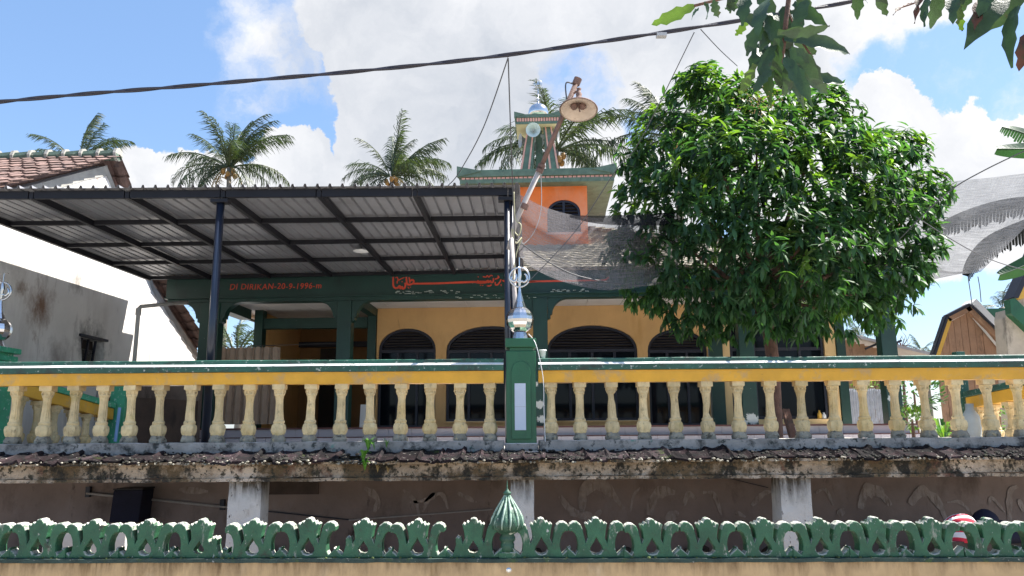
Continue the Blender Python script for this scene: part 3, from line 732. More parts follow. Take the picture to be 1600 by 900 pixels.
# curb and terrace floor
zc0 = at(800, 704, TY - .15).z; zc1 = at(800, 689, TY - .15).z
floor_z = zc1 - .13
ter = MB().box(x0 - 3, x1 + 3, TY + .12, 24, zt_bot - .1, floor_z)
struct(ter, 'terrace_floor', 'floor')
def weeds(name, label, spots, hgt, m='weed', n=26, w=.012):
    pts = [at(*s) for s in spots]
    t = thing(name, label, 'weed', pts[0])
    mb = MB()
    for p in pts:
        for k in range(n):
            a = random.uniform(0, 2 * PI); L_ = hgt * random.uniform(.4, 1); b = Vector((math.cos(a), math.sin(a), 0)) * L_ * .55
            mid = p + b * .4 + Vector((0, 0, L_ * .75)); tip = p + b + Vector((0, 0, L_ * random.uniform(.5, 1)))
            s = Vector((-math.sin(a), math.cos(a), 0)) * w
            mb.add([p + s * .3, p - s * .3, mid - s, mid + s, tip], [(0, 1, 2, 3), (3, 2, 4)])
    mb.build('leaf_tuft', m, t)
weeds('weed', 'bright green weed growing from the gap of the missing eave tile', [(568, 722, BY - .1), (575, 706, BY), (570, 735, BY - .1)], .16, n=16)
weeds('grass_tuft', 'thin grass blades beside a baluster foot above the weed', [(604, 700, TY - .2), (585, 703, TY - .2)], .13, n=10, w=.004)
weeds('dry_grass', 'dry straw coloured grass hanging over the edge beam below the weed', [(590, 738, BY - .04), (606, 740, BY - .04)], .1, 'frond_dry', 14, .004)

# ================================================================ BALUSTRADES
def baluster_mesh(seed, broken=None):
    H = at(500, 601, TY).z - at(500, 690, TY).z + .004
    mb = MB()
    prof = [(.05, .072), (.058, .085), (.068, .12), (.071, .16), (.066, .19), (.056, .21), (.06, .222), (.06, .236), (.048, .25), (.042, .30), (.038, .40), (.038, .47), (.045, .52), (.053, .535), (.053, .55), (.046, .56), (.064, .60)]
    k = H / .66
    def rf(a, r, z):
        z = z / k
        if .08 < z < .2: return r * (1 + .10 * abs(math.cos(4 * a)) - .05) * min(1.16, 1 / max(abs(math.cos(a)), abs(math.sin(a))) ** .6)
        if .25 < z < .5: return r * (1 + .16 * abs(math.cos(6 * a)) - .08)
        return r
    mb.lathe([(r, z * k) for r, z in prof], 32, rf=rf)
    # acanthus petals on the bulb and under the cap
    for j in range(8):
        a = j * PI / 4
        for (z, r, l, rr) in ((.135 * k, .068, .085, .018), (.57 * k, .052, .06, .014)):
            c = Vector((math.cos(a) * r, math.sin(a) * r, z)); s = Vector((-math.sin(a), math.cos(a), 0)) * rr; o_ = Vector((math.cos(a), math.sin(a), 0)) * .012
            mb.add([c - Vector((0, 0, l / 2)), c + s, c - s, c + Vector((0, 0, l / 2)) + o_ * .6, c + o_], [(0, 1, 4), (0, 4, 2), (1, 3, 4), (4, 3, 2)])
    mb.box(-.064, .064, -.062, .062, .60 * k, H)
    if broken:
        zb, hb = broken
        mb.v = [(v[0] * (1 - .38 * math.exp(-((v[2] / k - zb) / hb) ** 2)) - .01 * math.exp(-((v[2] / k - zb) / hb) ** 2), v[1] * (1 - .3 * math.exp(-((v[2] / k - zb) / hb) ** 2)), v[2]) for v in mb.v]
    rnd = random.Random(seed)
    q = Vector((seed * 3.3, 0, 0))
    mb.v = [tuple(Vector(v) + Vector(mnoise.noise_vector(Vector(v) * 14 + q)) * .006 + Vector(mnoise.noise_vector(Vector(v) * 45 + q)) * .003) for v in mb.v]
    return mb.mesh('baluster', M['baluster'], smooth=False), H, k
BM = [baluster_mesh(s) for s in range(8)]
BMB = [baluster_mesh(21, (.5, .05)), baluster_mesh(22, (.3, .06))]
BH = BM[0][1]
def plinth_mesh(seed):
    mb = MB(); h = .078
    n = 6
    P = []
    for i, (r, z) in enumerate([(.07, 0), (.073, .03), (.066, .045), (.054, h)]):
        row = []
        for k in range(20):
            a = 2 * PI * k / 20; c, s = math.cos(a), math.sin(a); q = r / max(abs(c), abs(s)) ** .75
            p = Vector((c * q, s * q, z)); row.append(p + Vector(mnoise.noise_vector(p * 18 + Vector((seed * 4, 0, 0)))) * .012)
        P.append(row + [row[0]])
    mb.grid(P); mb.add([P[-1][k] for k in range(20)], [tuple(range(20))])
    return mb.mesh('baluster_foot', M['plinth'])
PM = [plinth_mesh(s) for s in range(4)]
def balustrade_line(parent, A, B, spots, zoff=0, h_scale=1.0, zA=None, zB=None, plain=False):
    A = Vector(A); B = Vector(B)
    for i, t in enumerate(spots):
        p = A.lerp(B, t)
        b = share('baluster', BM[(i * 3) % 8][0], parent, p, (R(random.uniform(-1, 1)), R(random.uniform(-1.2, 1.2)), random.choice((0, PI / 2, PI)) + R(random.uniform(-5, 5))), (1, 1, h_scale))
        share('baluster_foot', PM[i % 4], b, p, (0, 0, random.uniform(-.2, .2)))
        WL[b.name] = p
def fix_foot(o): pass
yb = TY + .0
zbase = at(500, 691, TY).z
r_y0 = at(500, 600, TY - .06).z      # bottom of the yellow rail
r_y1 = at(500, 581, TY - .09).z      # top of the yellow / bottom of the green
r_g1 = at(500, 572, TY - .13).z
r_g2 = at(500, 563, TY - .1).z
LX0 = at(-70, 600, TY).x; LX1 = at(790, 600, TY).x; RX0 = at(838, 600, TY).x; RX1 = at(1670, 600, TY).x
def rails(parent, xa, xb, y):
    # yellow under-rail with a slightly battered face
    n = int((xb - xa) / .25)
    def strip(prof, name, m, amp=.004, seed=0):
        P = []
        for i in range(n + 1):
            x = xa + (xb - xa) * i / n; row = []
            for (yy, zz) in prof + [prof[0]]:
                q = Vector((x, y + yy, zz)); w = mnoise.noise_vector(Vector((x * 1.7, yy * 9, zz * 9 + seed))) * amp
                row.append(q + Vector((0, w.y, w.z)))
            P.append(row)
        mb = MB().grid(P); k = len(prof)
        mb.add(P[0][:k], [tuple(range(k))]); mb.add(P[-1][:k], [tuple(range(k))])
        return mb.build(name, m, parent)
    strip([(-.075, r_y0), (-.095, r_y1 - .04), (-.1, r_y1 - .003), (.1, r_y1 - .003), (.095, r_y1 - .04), (.075, r_y0)], 'under_rail', 'yellow')
    strip([(-.135, r_y1), (-.14, r_g1 - .004), (-.10, r_g1 + .018), (-.10, r_g2), (-.085, r_g2 + .008), (.085, r_g2 + .008), (.10, r_g2), (.10, r_g1 + .018), (.14, r_g1 - .004), (.135, r_y1)], 'hand_rail', 'rail_green', .005)
    strip([(-.139, r_g1 + .0), (-.138, r_g1 + .006), (-.104, r_g1 + .026), (-.104, r_g1 + .02)], 'lit_ledge_line', mat('sunlit_white_ledge', (.75, .74, .7), .8, .1, 12, [((.3, .35, .3), .3, 14, 1, .1)], .2), .004)  # white strip paints in the sun caught along the ledge
    rough_box(MB(), xa, xb, y - .16, y + .14, zc0 - .04, zbase + .004, .09, .008, seed=xa).build('curb', 'curb', parent)
bl = thing('balustrade', 'long yellow and green balustrade left of the middle pillar, under the black canopy', 'balustrade', ((LX0 + LX1) / 2, TY, zbase), 'balustrades along the terrace front')
rails(bl, LX0, LX1 - .02, TY)
lpx = [-22, 25, 72, 116, 160, 205, 250, 297, 342, 390, 437, 485, 532, 579, 626, 672, 719, 766]
for i, px in enumerate(lpx):
    p = at(px, 640, TY); p = Vector((p.x, TY, zbase + .004))
    b = share('baluster', BM[(i * 3) % 8][0], bl, p, (R(random.uniform(-1, 1)), R(random.uniform(-1.2, 1.2)), R(random.uniform(-6, 6))), (1, 1, (r_y0 - p.z + .002) / BH))
    share('baluster_foot', PM[i % 4], b, p, (0, 0, random.uniform(-.2, .2)))
br = thing('balustrade', 'long yellow and green balustrade right of the middle pillar, in front of the mango tree', 'balustrade', ((RX0 + RX1) / 2, TY, zbase), 'balustrades along the terrace front')
rails(br, RX0 + .02, RX1, TY)
rpx = [860, 906, 956, 1005, 1055, 1105, 1153, 1203, 1252, 1302, 1350, 1399, 1447, 1496, 1545, 1592, 1640]
for i, px in enumerate(rpx):
    p = at(px, 640, TY); p = Vector((p.x, TY, zbase + .004))
    b = share('baluster', BMB[0][0] if i == 2 else BMB[1][0] if i == 5 else BM[(i * 5 + 2) % 8][0], br, p, (R(random.uniform(-1, 1)), R(random.uniform(-1.2, 1.2)), R(random.uniform(-6, 6))), (1, 1, (r_y0 - p.z + .002) / BH))
    share('baluster_foot', PM[(i + 1) % 4], b, p, (0, 0, random.uniform(-.2, .2)))

def chrome_finial(parent, c, s, emblem=True):
    """steel ball with cone and crescent ring; c = seat point, s = scale (ball radius)"""
    c = Vector(c)
    MB().lathe([(.62 * s, 0), (.55 * s, .25 * s), (.48 * s, .5 * s)], 12, c).build('finial_neck', 'chrome2', parent)
    pr = []
    for i in range(13):
        a = -PI / 2 * .72 + (PI * .88) * i / 12 * .98
        pr.append((s * math.cos(a), 1.42 * s + s * .98 * math.sin(a)))
    MB().lathe(pr, 12, c).build('finial_ball', 'chrome', parent)
    MB().lathe([(.46 * s, 2.3 * s), (.3 * s, 2.75 * s), (.12 * s, 3.5 * s), (.07 * s, 3.9 * s)], 12, c).build('finial_cone', 'chrome', parent)
    k = c + Vector((0, 0, 4.55 * s)); rr = .72 * s
    ringp = [k + Vector((rr * math.sin(2 * PI * i / 28), 0, rr * math.cos(2 * PI * i / 28))) for i in range(29)]
    MB().tube(ringp, .075 * s, 6).build('finial_ring', 'chrome2', parent, smooth=True)
    if emblem:
        def st(pts, r):
            MB().tube(smooth_path([k + Vector((x * rr, -.02 * s, z * rr)) for x, z in pts], 4), [r * s * (.6 + .4 * math.sin(PI * i / (4 * (len(pts) - 1)))) for i in range(4 * (len(pts) - 1) + 1)], 6).build('emblem_stroke', 'chrome2', parent, smooth=True)
        st([(0, 1), (0, .72), (.03, .3), (0, -.2), (0, -.95)], .16)
        st([(-.72, .1), (-.85, -.2), (-.6, -.45), (-.35, -.3), (-.3, .15), (-.42, .35)], .11)
        st([(.2, -.35), (.45, -.5), (.75, -.25), (.72, .15), (.5, .35)], .11)
        st([(-.3, -.35), (0, -.5), (.3, -.35)], .12)
        MB().tube([k + Vector((0, 0, rr)), k + Vector((0, 0, rr + .75 * s)), k + Vector((.35 * s, 0, rr + .74 * s))], .04 * s, 6).build('finial_spike', 'chrome2', parent)

# middle pillar
pL = at(790, 640, TY - .12); pR = at(839, 640, TY - .12)
pil = thing('pillar', 'dark green pillar with pale blue paper strip between the two long balustrades', 'pillar', ((pL.x + pR.x) / 2, TY, zbase), 'pillars of the terrace')
xc = (pL.x + pR.x) / 2; hw = (pR.x - pL.x) / 2
ztop = at(814, 548, TY - .12).z; zcap = at(814, 530, TY - .12).z; zfoot = at(814, 697, TY - .14).z
MB().box(xc - hw * .96, xc + hw * .96, TY - .12, TY + .17, zfoot, ztop).build('pillar_shaft', 'post_green', pil, bevel=.008)
MB().box(xc - hw * .72, xc + hw * .8, TY - .1, TY + .14, ztop + .002, ztop + .035).build('cap_neck', 'post_green', pil)
MB().box(xc - hw * 1.0, xc + hw * 1.0, TY - .14, TY + .18, ztop + .037, zcap + .01).build('pillar_cap', 'post_green', pil, bevel=.007)
MB().box(xc - hw * 1.06, xc + hw * 1.06, TY - .15, TY + .15, zfoot - .045, zfoot + .03).build('pillar_foot', 'curb', pil, bevel=.008)
# raised arched panel
pw = hw * .62; zs = at(814, 578, TY - .12).z; zl = zfoot + .07
arc = [(xc + pw * .92 * math.cos(a), zs + pw * .85 * math.sin(a) + .005) for a in [PI * i / 12 for i in range(13)]]
curve_solid([[(xc - pw, zl), (xc + pw, zl), (xc + pw, zs - .01)] + arc + [(xc - pw, zs - .01)]], TY - .137, TY - .122, lambda p: p, .004).build('arched_panel', 'post_green', pil)
a = at(804, 599, TY - .142); b = at(822, 672, TY - .142)
MB().box(a.x, b.x, TY - .144, TY - .14, b.z, a.z).build('paper_strip', 'paper', pil)
MB().box(a.x, b.x, TY - .146, TY - .1445, (a.z + b.z) / 2 - .001, (a.z + b.z) / 2 + .001).build('paper_crease', 'pipe_pvc', pil)
sq = at(814, 528, TY)
chrome_finial(pil, (xc - .005, TY + .02, zcap + .012), 22 / F * TY)
# cup and white wire on rail
c = at(848, 557, TY - .02)
cup = thing('plastic_cup', 'small white plastic cup standing on the green rail beside the pillar', 'cup', (c.x, TY - .02, r_g2 + .01))
MB().lathe([(.0, 0), (.026, 0), (.036, .075), (.043, .078), (.043, .09), (.036, .088), (.025, .006), (0, .006)], 18, (c.x, TY - .02, r_g2 + .012)).build('cup_body', 'white', cup, smooth=True)
wp = [at(826, 522, TY - .05), at(836, 535, TY - .16), at(843, 560, TY - .17), at(849, 595, TY - .17), at(850, 640, TY - .16), at(852, 690, TY - .17)]
tag(MB().tube(smooth_path(wp, 5), .004, 6).build('wire', 'wire_white'), 'thin white wire hanging from the middle pillar top past the cup', 'wire')

# left gate pillar (in front of the white house), side balustrade, back pillar
def side_pillar(label, xa, xb, y, pyt, cap=True, m='mint', m2='mint', fin=False):
    x_a, x_b = at(xa, 620, y).x, at(xb, 620, y).x; cx = (x_a + x_b) / 2; h = (x_b - x_a) / 2
    zt = at(xb, pyt, y).z
    t = thing('pillar', label, 'pillar', (cx, y, floor_z), 'pillars of the terrace')
    MB().box(cx - h, cx + h, y, y + 2 * h, floor_z, zt - .16 if cap else zt).build('pillar_shaft', m, t, bevel=.01)
    if cap:
        MB().box(cx - h * 1.08, cx + h * 1.08, y - .02, y + 2 * h + .02, zt - .157, zt - .095).build('cap_band', m2, t, bevel=.008)
        MB().box(cx - h * .85, cx + h * .85, y + .02, y + 2 * h - .02, zt - .094, zt - .065).build('cap_neck', m2, t)
        MB().box(cx - h * 1.2, cx + h * 1.2, y - .04, y + 2 * h + .04, zt - .064, zt).build('pillar_cap', m2, t, bevel=.008)
    return t, cx, y + h, zt, h
pa, ax, ay, azt, ah = side_pillar('mint green gate pillar with steel finial at the left edge', -52, -9, 8.95, 541)
chrome_finial(pa, (ax, ay, azt + .002), 20 / F * 9)
pb_, bx, by, bzt, bh = side_pillar('slim mint green pillar behind the left balustrade with a blue pipe leaning on it', 172, 196, 10.7, 566, cap=False)
MB().box(bx - bh * .35, bx + bh * 1.0, by - bh - .02, by - bh - .002, floor_z + .1, bzt - .5).build('pillar_panel', 'mint', pb_)
q0 = at(180, 690, 10.55); q1 = at(187, 637, 10.6)
tag(MB().tube([q0, q1], .022, 8).build('leaning_pipe', 'bluepipe'), 'light blue plastic pipe leaning on the slim mint pillar at left', 'pipe')
sb = thing('balustrade', 'short yellow side balustrade at far left between the two mint pillars', 'balustrade', ((ax + bx) / 2, 9.8, floor_z), 'side balustrades of the terrace')
def side_rails(parent, A, B, hw_=.09, zyl=.15, zgr=.075, nb=6, ms='mint'):
    A = Vector(A); B = Vector(B); d = (B - A); d.z = 0; d.normalize()
    def rail(z0, z1, w, name, m):
        s = Vector((-d.y, d.x, 0)) * w
        q = lambda p, z: p + Vector((0, 0, z))
        MB().hexa([q(A + s, z0), q(A - s, z0), q(B - s, z0), q(B + s, z0)], [q(A + s, z1), q(A - s, z1), q(B - s, z1), q(B + s, z1)]).build(name, m, parent, bevel=.008)
    rail(-zgr, 0, .11, 'hand_rail', ms)
    rail(-zgr - zyl, -zgr - .002, .08, 'under_rail', 'yellow')
    for i in range(nb):
        t = (i + .5) / nb; p = A.lerp(B, t); top = p.z - zgr - zyl
        z0 = floor_z + .06
        b = share('baluster', BM[(i * 3) % 8][0], parent, (p.x, p.y, z0), (0, 0, R(random.uniform(-6, 6))), (1, 1, (top - z0) / BH))
        share('baluster_foot', PM[i % 4], b, (p.x, p.y, z0), (0, 0, random.uniform(-.2, .2)))
    s = Vector((-d.y, d.x, 0)) * .13
    q = lambda p, z: Vector((p.x, p.y, z))
    MB().hexa([q(A + s, floor_z), q(A - s, floor_z), q(B - s, floor_z), q(B + s, floor_z)], [q(A + s, floor_z + .065), q(A - s, floor_z + .065), q(B - s, floor_z + .065), q(B + s, floor_z + .065)]).build('curb', 'slab', parent)
A_ = at(22, 586, 9.25); B_ = at(172, 630, 10.68)
A_.x += .0
side_rails(sb, A_, B_)
# right side
pc_, cx_, cy_, czt, chh = side_pillar('dark green slim pillar behind the right end of the balustrade', 1502, 1516, 10.4, 549, cap=False, m='rail_green')
sb2 = thing('balustrade', 'short yellow and green side balustrade at far right behind the front one', 'balustrade', (cx_ + .5, 9.9, floor_z), 'side balustrades of the terrace')
side_rails(sb2, at(1516, 612, 10.35), at(1640, 585, 8.9), nb=5, ms='rail_green')
j = at(1521, 690, 10.1)
jr = thing('jar', 'tall pale grey jar standing behind the right end of the balustrade', 'jar', (j.x, 10.1, floor_z))
MB().lathe([(.0, 0), (.07, 0), (.1, .1), (.115, .25), (.1, .38), (.06, .45), (.05, .46), (.05, .54), (.0, .54)], 20, (j.x, 10.1, floor_z + .001)).build('jar_body', mat('pale_grey_glaze', (.42, .46, .46), .5, .1, 5), jr, smooth=True)

# ================================================================ CANOPY
ZC = at(340, 300, 8.65).z
CZ = ZC
FLp = atz(-140, 301.5, CZ); FRp = atz(803, 292, CZ); BRp = atz(812, 419, CZ); BLp = atz(232, 431, CZ); FLp = BLp - EV * ((BLp.y - FRp.y) / EV.y)
def cz(s, t, dz=0):
    """s 0-1 left to right, t 0-1 front to back"""
    p = FLp.lerp(FRp, s).lerp(BLp.lerp(BRp, s), t)
    return Vector((p.x, p.y, p.z + dz))
canopy = thing('canopy', 'black steel canopy with corrugated zinc roof over the left terrace', 'canopy', (cz(.5, .5).x, cz(.5, .5).y, floor_z))
s_of = lambda px: (px + 86) / 889.0
NR = 7
for i in range(NR):
    s = (i + .0) / (NR - 1)
    s = .006 + .988 * s
    MB().bar(cz(s, .004, -.055), cz(s, .996, -.055), .05, .08).build('rafter', 'black_steel', canopy)
for k in range(5):
    t = .008 + .984 * k / 4
    for i in range(NR - 1):
        s0 = .006 + .988 * i / (NR - 1) + .0052; s1 = .006 + .988 * (i + 1) / (NR - 1) - .0052
        MB().bar(cz(s0, t, -.05), cz(s1, t, -.05), .045, .06 if k else .09).build('purlin', 'black_steel', canopy)
# corrugated sheets: trapezoid ribs
rib = .145
Wd = (cz(1, 0) - cz(0, 0)).length
nsheet = 8; per = int(Wd / rib / nsheet) + 1
ex = .04
for i in range(nsheet):
    s0 = -0.01 + 1.02 * i / nsheet; s1 = -0.01 + 1.02 * (i + 1) / nsheet
    P = []
    prof = []
    for r_ in range(per):
        for (a, h) in ((0, 0), (.62, 0), (.7, .034), (.84, .034), (.92, 0)): prof.append(((r_ + a) / per, h))
    prof.append((1.004, .002))
    for t in (-.012, .25, .5, .75, 1.02):
        P.append([cz(s0 + (s1 - s0) * a, t, .003 + h + (.0015 if i % 2 else 0)) for a, h in prof])
    o = MB().grid(P).build('roof_sheet', 'sheet', canopy)
    md = o.modifiers.new('solid', 'SOLIDIFY'); md.thickness = .0012; md.offset = 1
# screw row shade + posts
for px, nm in ((341, 0), (788, 1)):
    top = at(px + (3 if nm == 0 else 0), 312, 8.72)
    x_, y_ = top.x, cz(.5, 0).y + .06
    y_ = cz((s_of(px)), 0).y + .05
    top = at(px + 4, 315, y_)
    x_ = top.x
    zz = CZ - .115
    if nm == 0:
        MB().lathe([(.045, 0), (.045, zz - floor_z - .05)], 20, (x_, y_, floor_z)).build('post', 'post_steel', canopy, smooth=True)
    else:
        MB().lathe([(.034, 0), (.034, zz - floor_z - .05)], 16, (x_ - .0, y_, floor_z)).build('post', 'post_steel', canopy, smooth=True)
        MB().lathe([(.02, 0), (.02, zz - floor_z - .05)], 12, (x_ + .057, y_ + .02, floor_z)).build('post', 'post_steel', canopy, smooth=True)
    MB().box(x_ - .1, x_ + .1, y_ - .06, y_ + .06, zz - .045, zz - .002).build('post_cap', 'black_steel', canopy, bevel=.004)
    MB().box(x_ - .08, x_ + .08, y_ - .08, y_ + .08, floor_z, floor_z + .012).build('post_base', 'black_steel', canopy)
# pendant lamp under the canopy
lp = at(565, 392, cz(.7, .62).y)
pl = thing('pendant_lamp', 'round white pendant lamp hanging under the black canopy', 'lamp', lp)
MB().lathe([(.0, .03), (.03, .03), (.06, .018), (.125, 0), (.13, -.006), (.12, -.01), (.05, -.022), (0, -.026)], 24, lp).build('lamp_shade', 'white', pl, smooth=True)
MB().tube([lp + Vector((0, 0, .03)), Vector((lp.x, lp.y, cz(.7, .62).z))], .005, 6).build('lamp_cord', 'black_steel', pl)

# ================================================================ MOSQUE
V0, V1, V2 = 13.25, 14.95, 17.6
uL, zBT = mv(262, 428, V0)
zBB = mv(540, 463, V0)[1]; zB2 = mv(540, 469, V0)[1]; zBT = mv(540, 428, V0)[1]
uR = mv(1425, 450, V0)[0]
zFl = mv(700, 667, V0 - .1)[1]
base_m = W((uL + uR) / 2, V0, floor_z)
mq = thing('mosque', 'single storey mosque with dark green arcade, ochre wall and orange tower', 'mosque', base_m)
MB(TM).box(uL, uR, V0, V0 + .28, zBB, zBT).build('fascia_beam', 'beam_green', mq)
MB(TM).box(uL + .02, uR - .02, V0 + .03, V0 + .26, zB2, zBB - .002).build('beam_soffit_step', 'beam_green', mq)
rough_box(MB(TM), uL - .02, uR + .02, V0 - .03, V0 + .3, zBB - .006, zBB + .014, .15, .005).build('beam_moulding', 'beam_green', mq)
MB(TM).box(uL, uR, V0 - .05, V0 + .4, zBT + .002, zBT + .05).build('parapet_cap', 'beam_conc', mq)
# paint flakes on the beam: real thin flakes
mb = MB(TM)
rnd = random.Random(3)
for (pa_, pb2, py, n) in ((608, 650, 458, 16), (650, 720, 457, 22), (730, 780, 463, 6), (860, 920, 455, 26), (700, 840, 465, 18), (1020, 1100, 460, 10)):
    for i in range(n):
        u, z = mv(rnd.uniform(pa_, pb2), py + rnd.uniform(-2.5, 2.0), V0)
        w = rnd.uniform(.012, .06); h = rnd.uniform(.004, .011)
        mb.box(u, u + w, V0 - .0035 - .03, V0 + .001, z, z + h)
tag(mb.build('paint_flakes', mat('grey_primer', (.36, .42, .38), .8, .2, 20), mq), kind='stuff')
# columns
cols = [(309, 339), (525, 547), (833, 856), (1155, 1178), (1378, 1402)]
cu = []
for a, b in cols:
    ua = mv(a, 530, V0)[0]; ub = mv(b, 530, V0)[0]; cu.append((ua, ub))
    MB(TM).box(ua, ub, V0 + .02, V0 + .25, zFl, zB2 - .002).build('column', 'beam_green', mq, bevel=.006)
brh = mv(540, 470, V0)[1] - mv(540, 500, V0)[1]; brw = 34 / F * V0
def bracket(u, sgn, w=brw, h=brh):
    pts = [(u, zB2 - .003), (u, zB2 - h * 1.1), (u + sgn * w * .14, zB2 - h * 1.02), (u + sgn * w * .14, zB2 - h * .84)]
    for i in range(9):
        a = PI - PI / 2 * i / 8
        pts.append((u + sgn * (w + w * .78 * math.cos(a)), zB2 - .003 - h * .82 + h * .82 * math.sin(a)))
    if sgn < 0: pts = pts[::-1]
    curve_solid([pts], V0 + .05, V0 + .22, TM).build('arch_bracket', 'beam_green', mq)
for i, (ua, ub) in enumerate(cu):
    if i < 4: bracket(ub + .002, 1)
    if i > 0: bracket(ua - .002, -1)
bracket(cu[0][0] - .002, -1); bracket(cu[4][1] + .002, 1)
# verandah floor and tiled riser
uFl, uFr = cu[0][0] - .15, cu[4][1] + .15
MB(TM).box(uFl, uFr, V0 - .1, V2 + .3, zFl - .03, zFl).build('verandah_floor', 'floor', mq)
MB(TM).box(uFl, uFr, V0 - .12, V0 - .102, zFl - .025, zFl + .003).build('floor_nosing', 'maroon', mq)
MB(TM).box(uFl + .01, uFr - .01, V0 - .06, V2 + .3, floor_z - .4, zFl - .032).build('plinth_core', 'beam_conc', mq)
def tiles(z0, z1, w, vv, name='riser_tile', m='tile_white'):
    me = MB(lambda p: EU * p[0] + EV * p[1] + Vector((0, 0, p[2]))).box(.002, w - .002, 0, .02, .002, z1 - z0 - .002).mesh(name, M[m])
    n = int((uFr - uFl) / w)
    for i in range(n):
        share(name, me, mq, W(uFl + i * w, vv + random.uniform(-.001, .001), z0))
zmid = mv(700, 681.5, V0 - .1)[1]
tiles(zmid, zFl - .03, .4, V0 - .085)
MB(TM).box(uFl, uFr, V0 - .3, V0 - .087, floor_z - .1, zmid - .012).build('step_core', 'beam_conc', mq)
MB(TM).box(uFl, uFr, V0 - .335, V0 - .088, zmid - .011, zmid - .001).build('step_edge', 'maroon', mq)
tiles(floor_z - .05, zmid - .013, .225, V0 - .322)
# ceiling boards
zCe = zB2 + .12
nb_ = 16
for i in range(nb_):
    a = cu[0][0] + (uR - cu[0][0] - .1) * i / nb_; b = cu[0][0] + (uR - cu[0][0] - .1) * (i + 1) / nb_
    for k in range(2):
        v_a = V0 + .285 + k * ((V2 + .2 - V0 - .285) / 2); v_b = V0 + .285 + (k + 1) * ((V2 + .2 - V0 - .285) / 2)
        MB(TM).box(a + .004, b - .004, v_a + .004, v_b - .004, zCe, zCe + .02 + .001 * (i % 2)).build('ceiling_board', 'ceil', mq)
# main wall with arches
wl, wr = mv(588, 560, V1)[0], mv(1107, 560, V1)[0]
def arch(pl, pr, pyt, pys, pyb, n=16, vv=V1):
    a = mv(pl, pys, vv)[0]; b = mv(pr, pys, vv)[0]
    zt = mv((pl + pr) / 2, pyt, vv)[1]; zs_ = mv((pl + pr) / 2, pys, vv)[1]; zb_ = zFl if pyb is None else mv((pl + pr) / 2, pyb, vv)[1]
    c = (a + b) / 2; r = (b - a) / 2
    return a, b, zb_, zs_, zt, [(c + r * math.cos(PI * i / n), zs_ + (zt - zs_) * math.sin(PI * i / n) ** .92) for i in range(n + 1)]
A1 = arch(591, 681, 513, 548, None); A2 = arch(697, 838, 509, 548, 658); A3 = arch(855, 996, 508, 547, 657); A4 = arch(1012, 1105, 514, 548, None)
out = [(wl, zFl + .002)]
for Ar in (A1,):
    out += [(Ar[0], zFl + .002)] + Ar[5][::-1] + [(Ar[1], zFl + .002)]
out += [(A4[0], zFl + .002)] + A4[5][::-1] + [(A4[1], zFl + .002)]
out += [(wr, zFl + .002), (wr, zCe - .002), (wl, zCe - .002)]
hol = [[(q[0], q[2]), (q[1], q[2])] + q[5] for q in (A2, A3)]
curve_solid([out] + hol, V1, V1 + .18, TM).build('front_wall', 'ochre', mq)
def opening(q, door, louv_top=True):
    a, b, z0, zs_, zt, arc = q
    nm = 'door' if door else 'window'
    w = link(nm, None, mq, W((a + b) / 2, V1 + .1, z0))
    if door: w['label'] = 'dark blue double door with louvred fanlight'
    c = (a + b) / 2; fr = .05
    vv = V1 + .07
    inner = [(c + (x - c) * (1 - fr / (b - c)), zs_ + (z - zs_) * (1 - fr / (zt - zs_))) for x, z in arc]
    curve_solid([[(a, z0 + .003), (b, z0 + .003)] + arc, [(a + fr, z0 + fr), (b - fr, z0 + fr)] + inner], vv, vv + .08, TM).build('frame', 'wood_dark', w)
    MB(TM).box(a + fr, b - fr, vv, vv + .07, zs_ - .03, zs_ + .03).build('transom', 'wood_dark', w)
    nmull = 3
    for k in range(1, nmull + (0 if door else 0) + (0 if door else 1)):
        den = nmull if door else 4
        u = a + (b - a) * k / den
        MB(TM).box(u - .025, u + .025, vv + .005, vv + .065, z0 + fr, zs_ - .031).build('mullion', 'wood_dark', w)
    k = 0; z = zs_ + .05
    while z < zt - .07:
        f = math.sqrt(max(0, 1 - ((z - zs_ + .03) / (zt - zs_)) ** 2)); h = (b - a) / 2 * f - fr - .01
        if h > .05: MB(TM).hexa([(c - h, vv + .01, z), (c + h, vv + .01, z), (c + h, vv + .05, z + .025), (c - h, vv + .05, z + .025)], [(c - h, vv + .01, z + .008), (c + h, vv + .01, z + .008), (c + h, vv + .05, z + .033), (c - h, vv + .05, z + .033)]).build('louvre_slat', 'wood_dark', w)
        z += .055
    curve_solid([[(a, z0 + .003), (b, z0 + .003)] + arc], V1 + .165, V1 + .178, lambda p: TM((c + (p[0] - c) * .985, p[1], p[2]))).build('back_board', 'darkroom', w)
    den = 3 if door else 4
    for k in range(den):
        ua = a + (b - a) * k / den + .03; ub = a + (b - a) * (k + 1) / den - .03
        tilt = random.uniform(-.012, .012)
        MB(TM).hexa([(ua, vv + .03, z0 + fr), (ub, vv + .03 + tilt, z0 + fr), (ub, vv + .036 + tilt, z0 + fr), (ua, vv + .036, z0 + fr)],
                    [(ua, vv + .03, zs_ - .031), (ub, vv + .03 + tilt, zs_ - .031), (ub, vv + .036 + tilt, zs_ - .031), (ua, vv + .036, zs_ - .031)]).build('pane', 'glass', w)
    if not door:
        MB(TM).box(a - .04, b + .04, V1 - .03, V1 - .002, z0 - .04, z0 - .003).build('sill', 'ochre', w)
opening(A1, True); opening(A2, False); opening(A3, False); opening(A4, True)
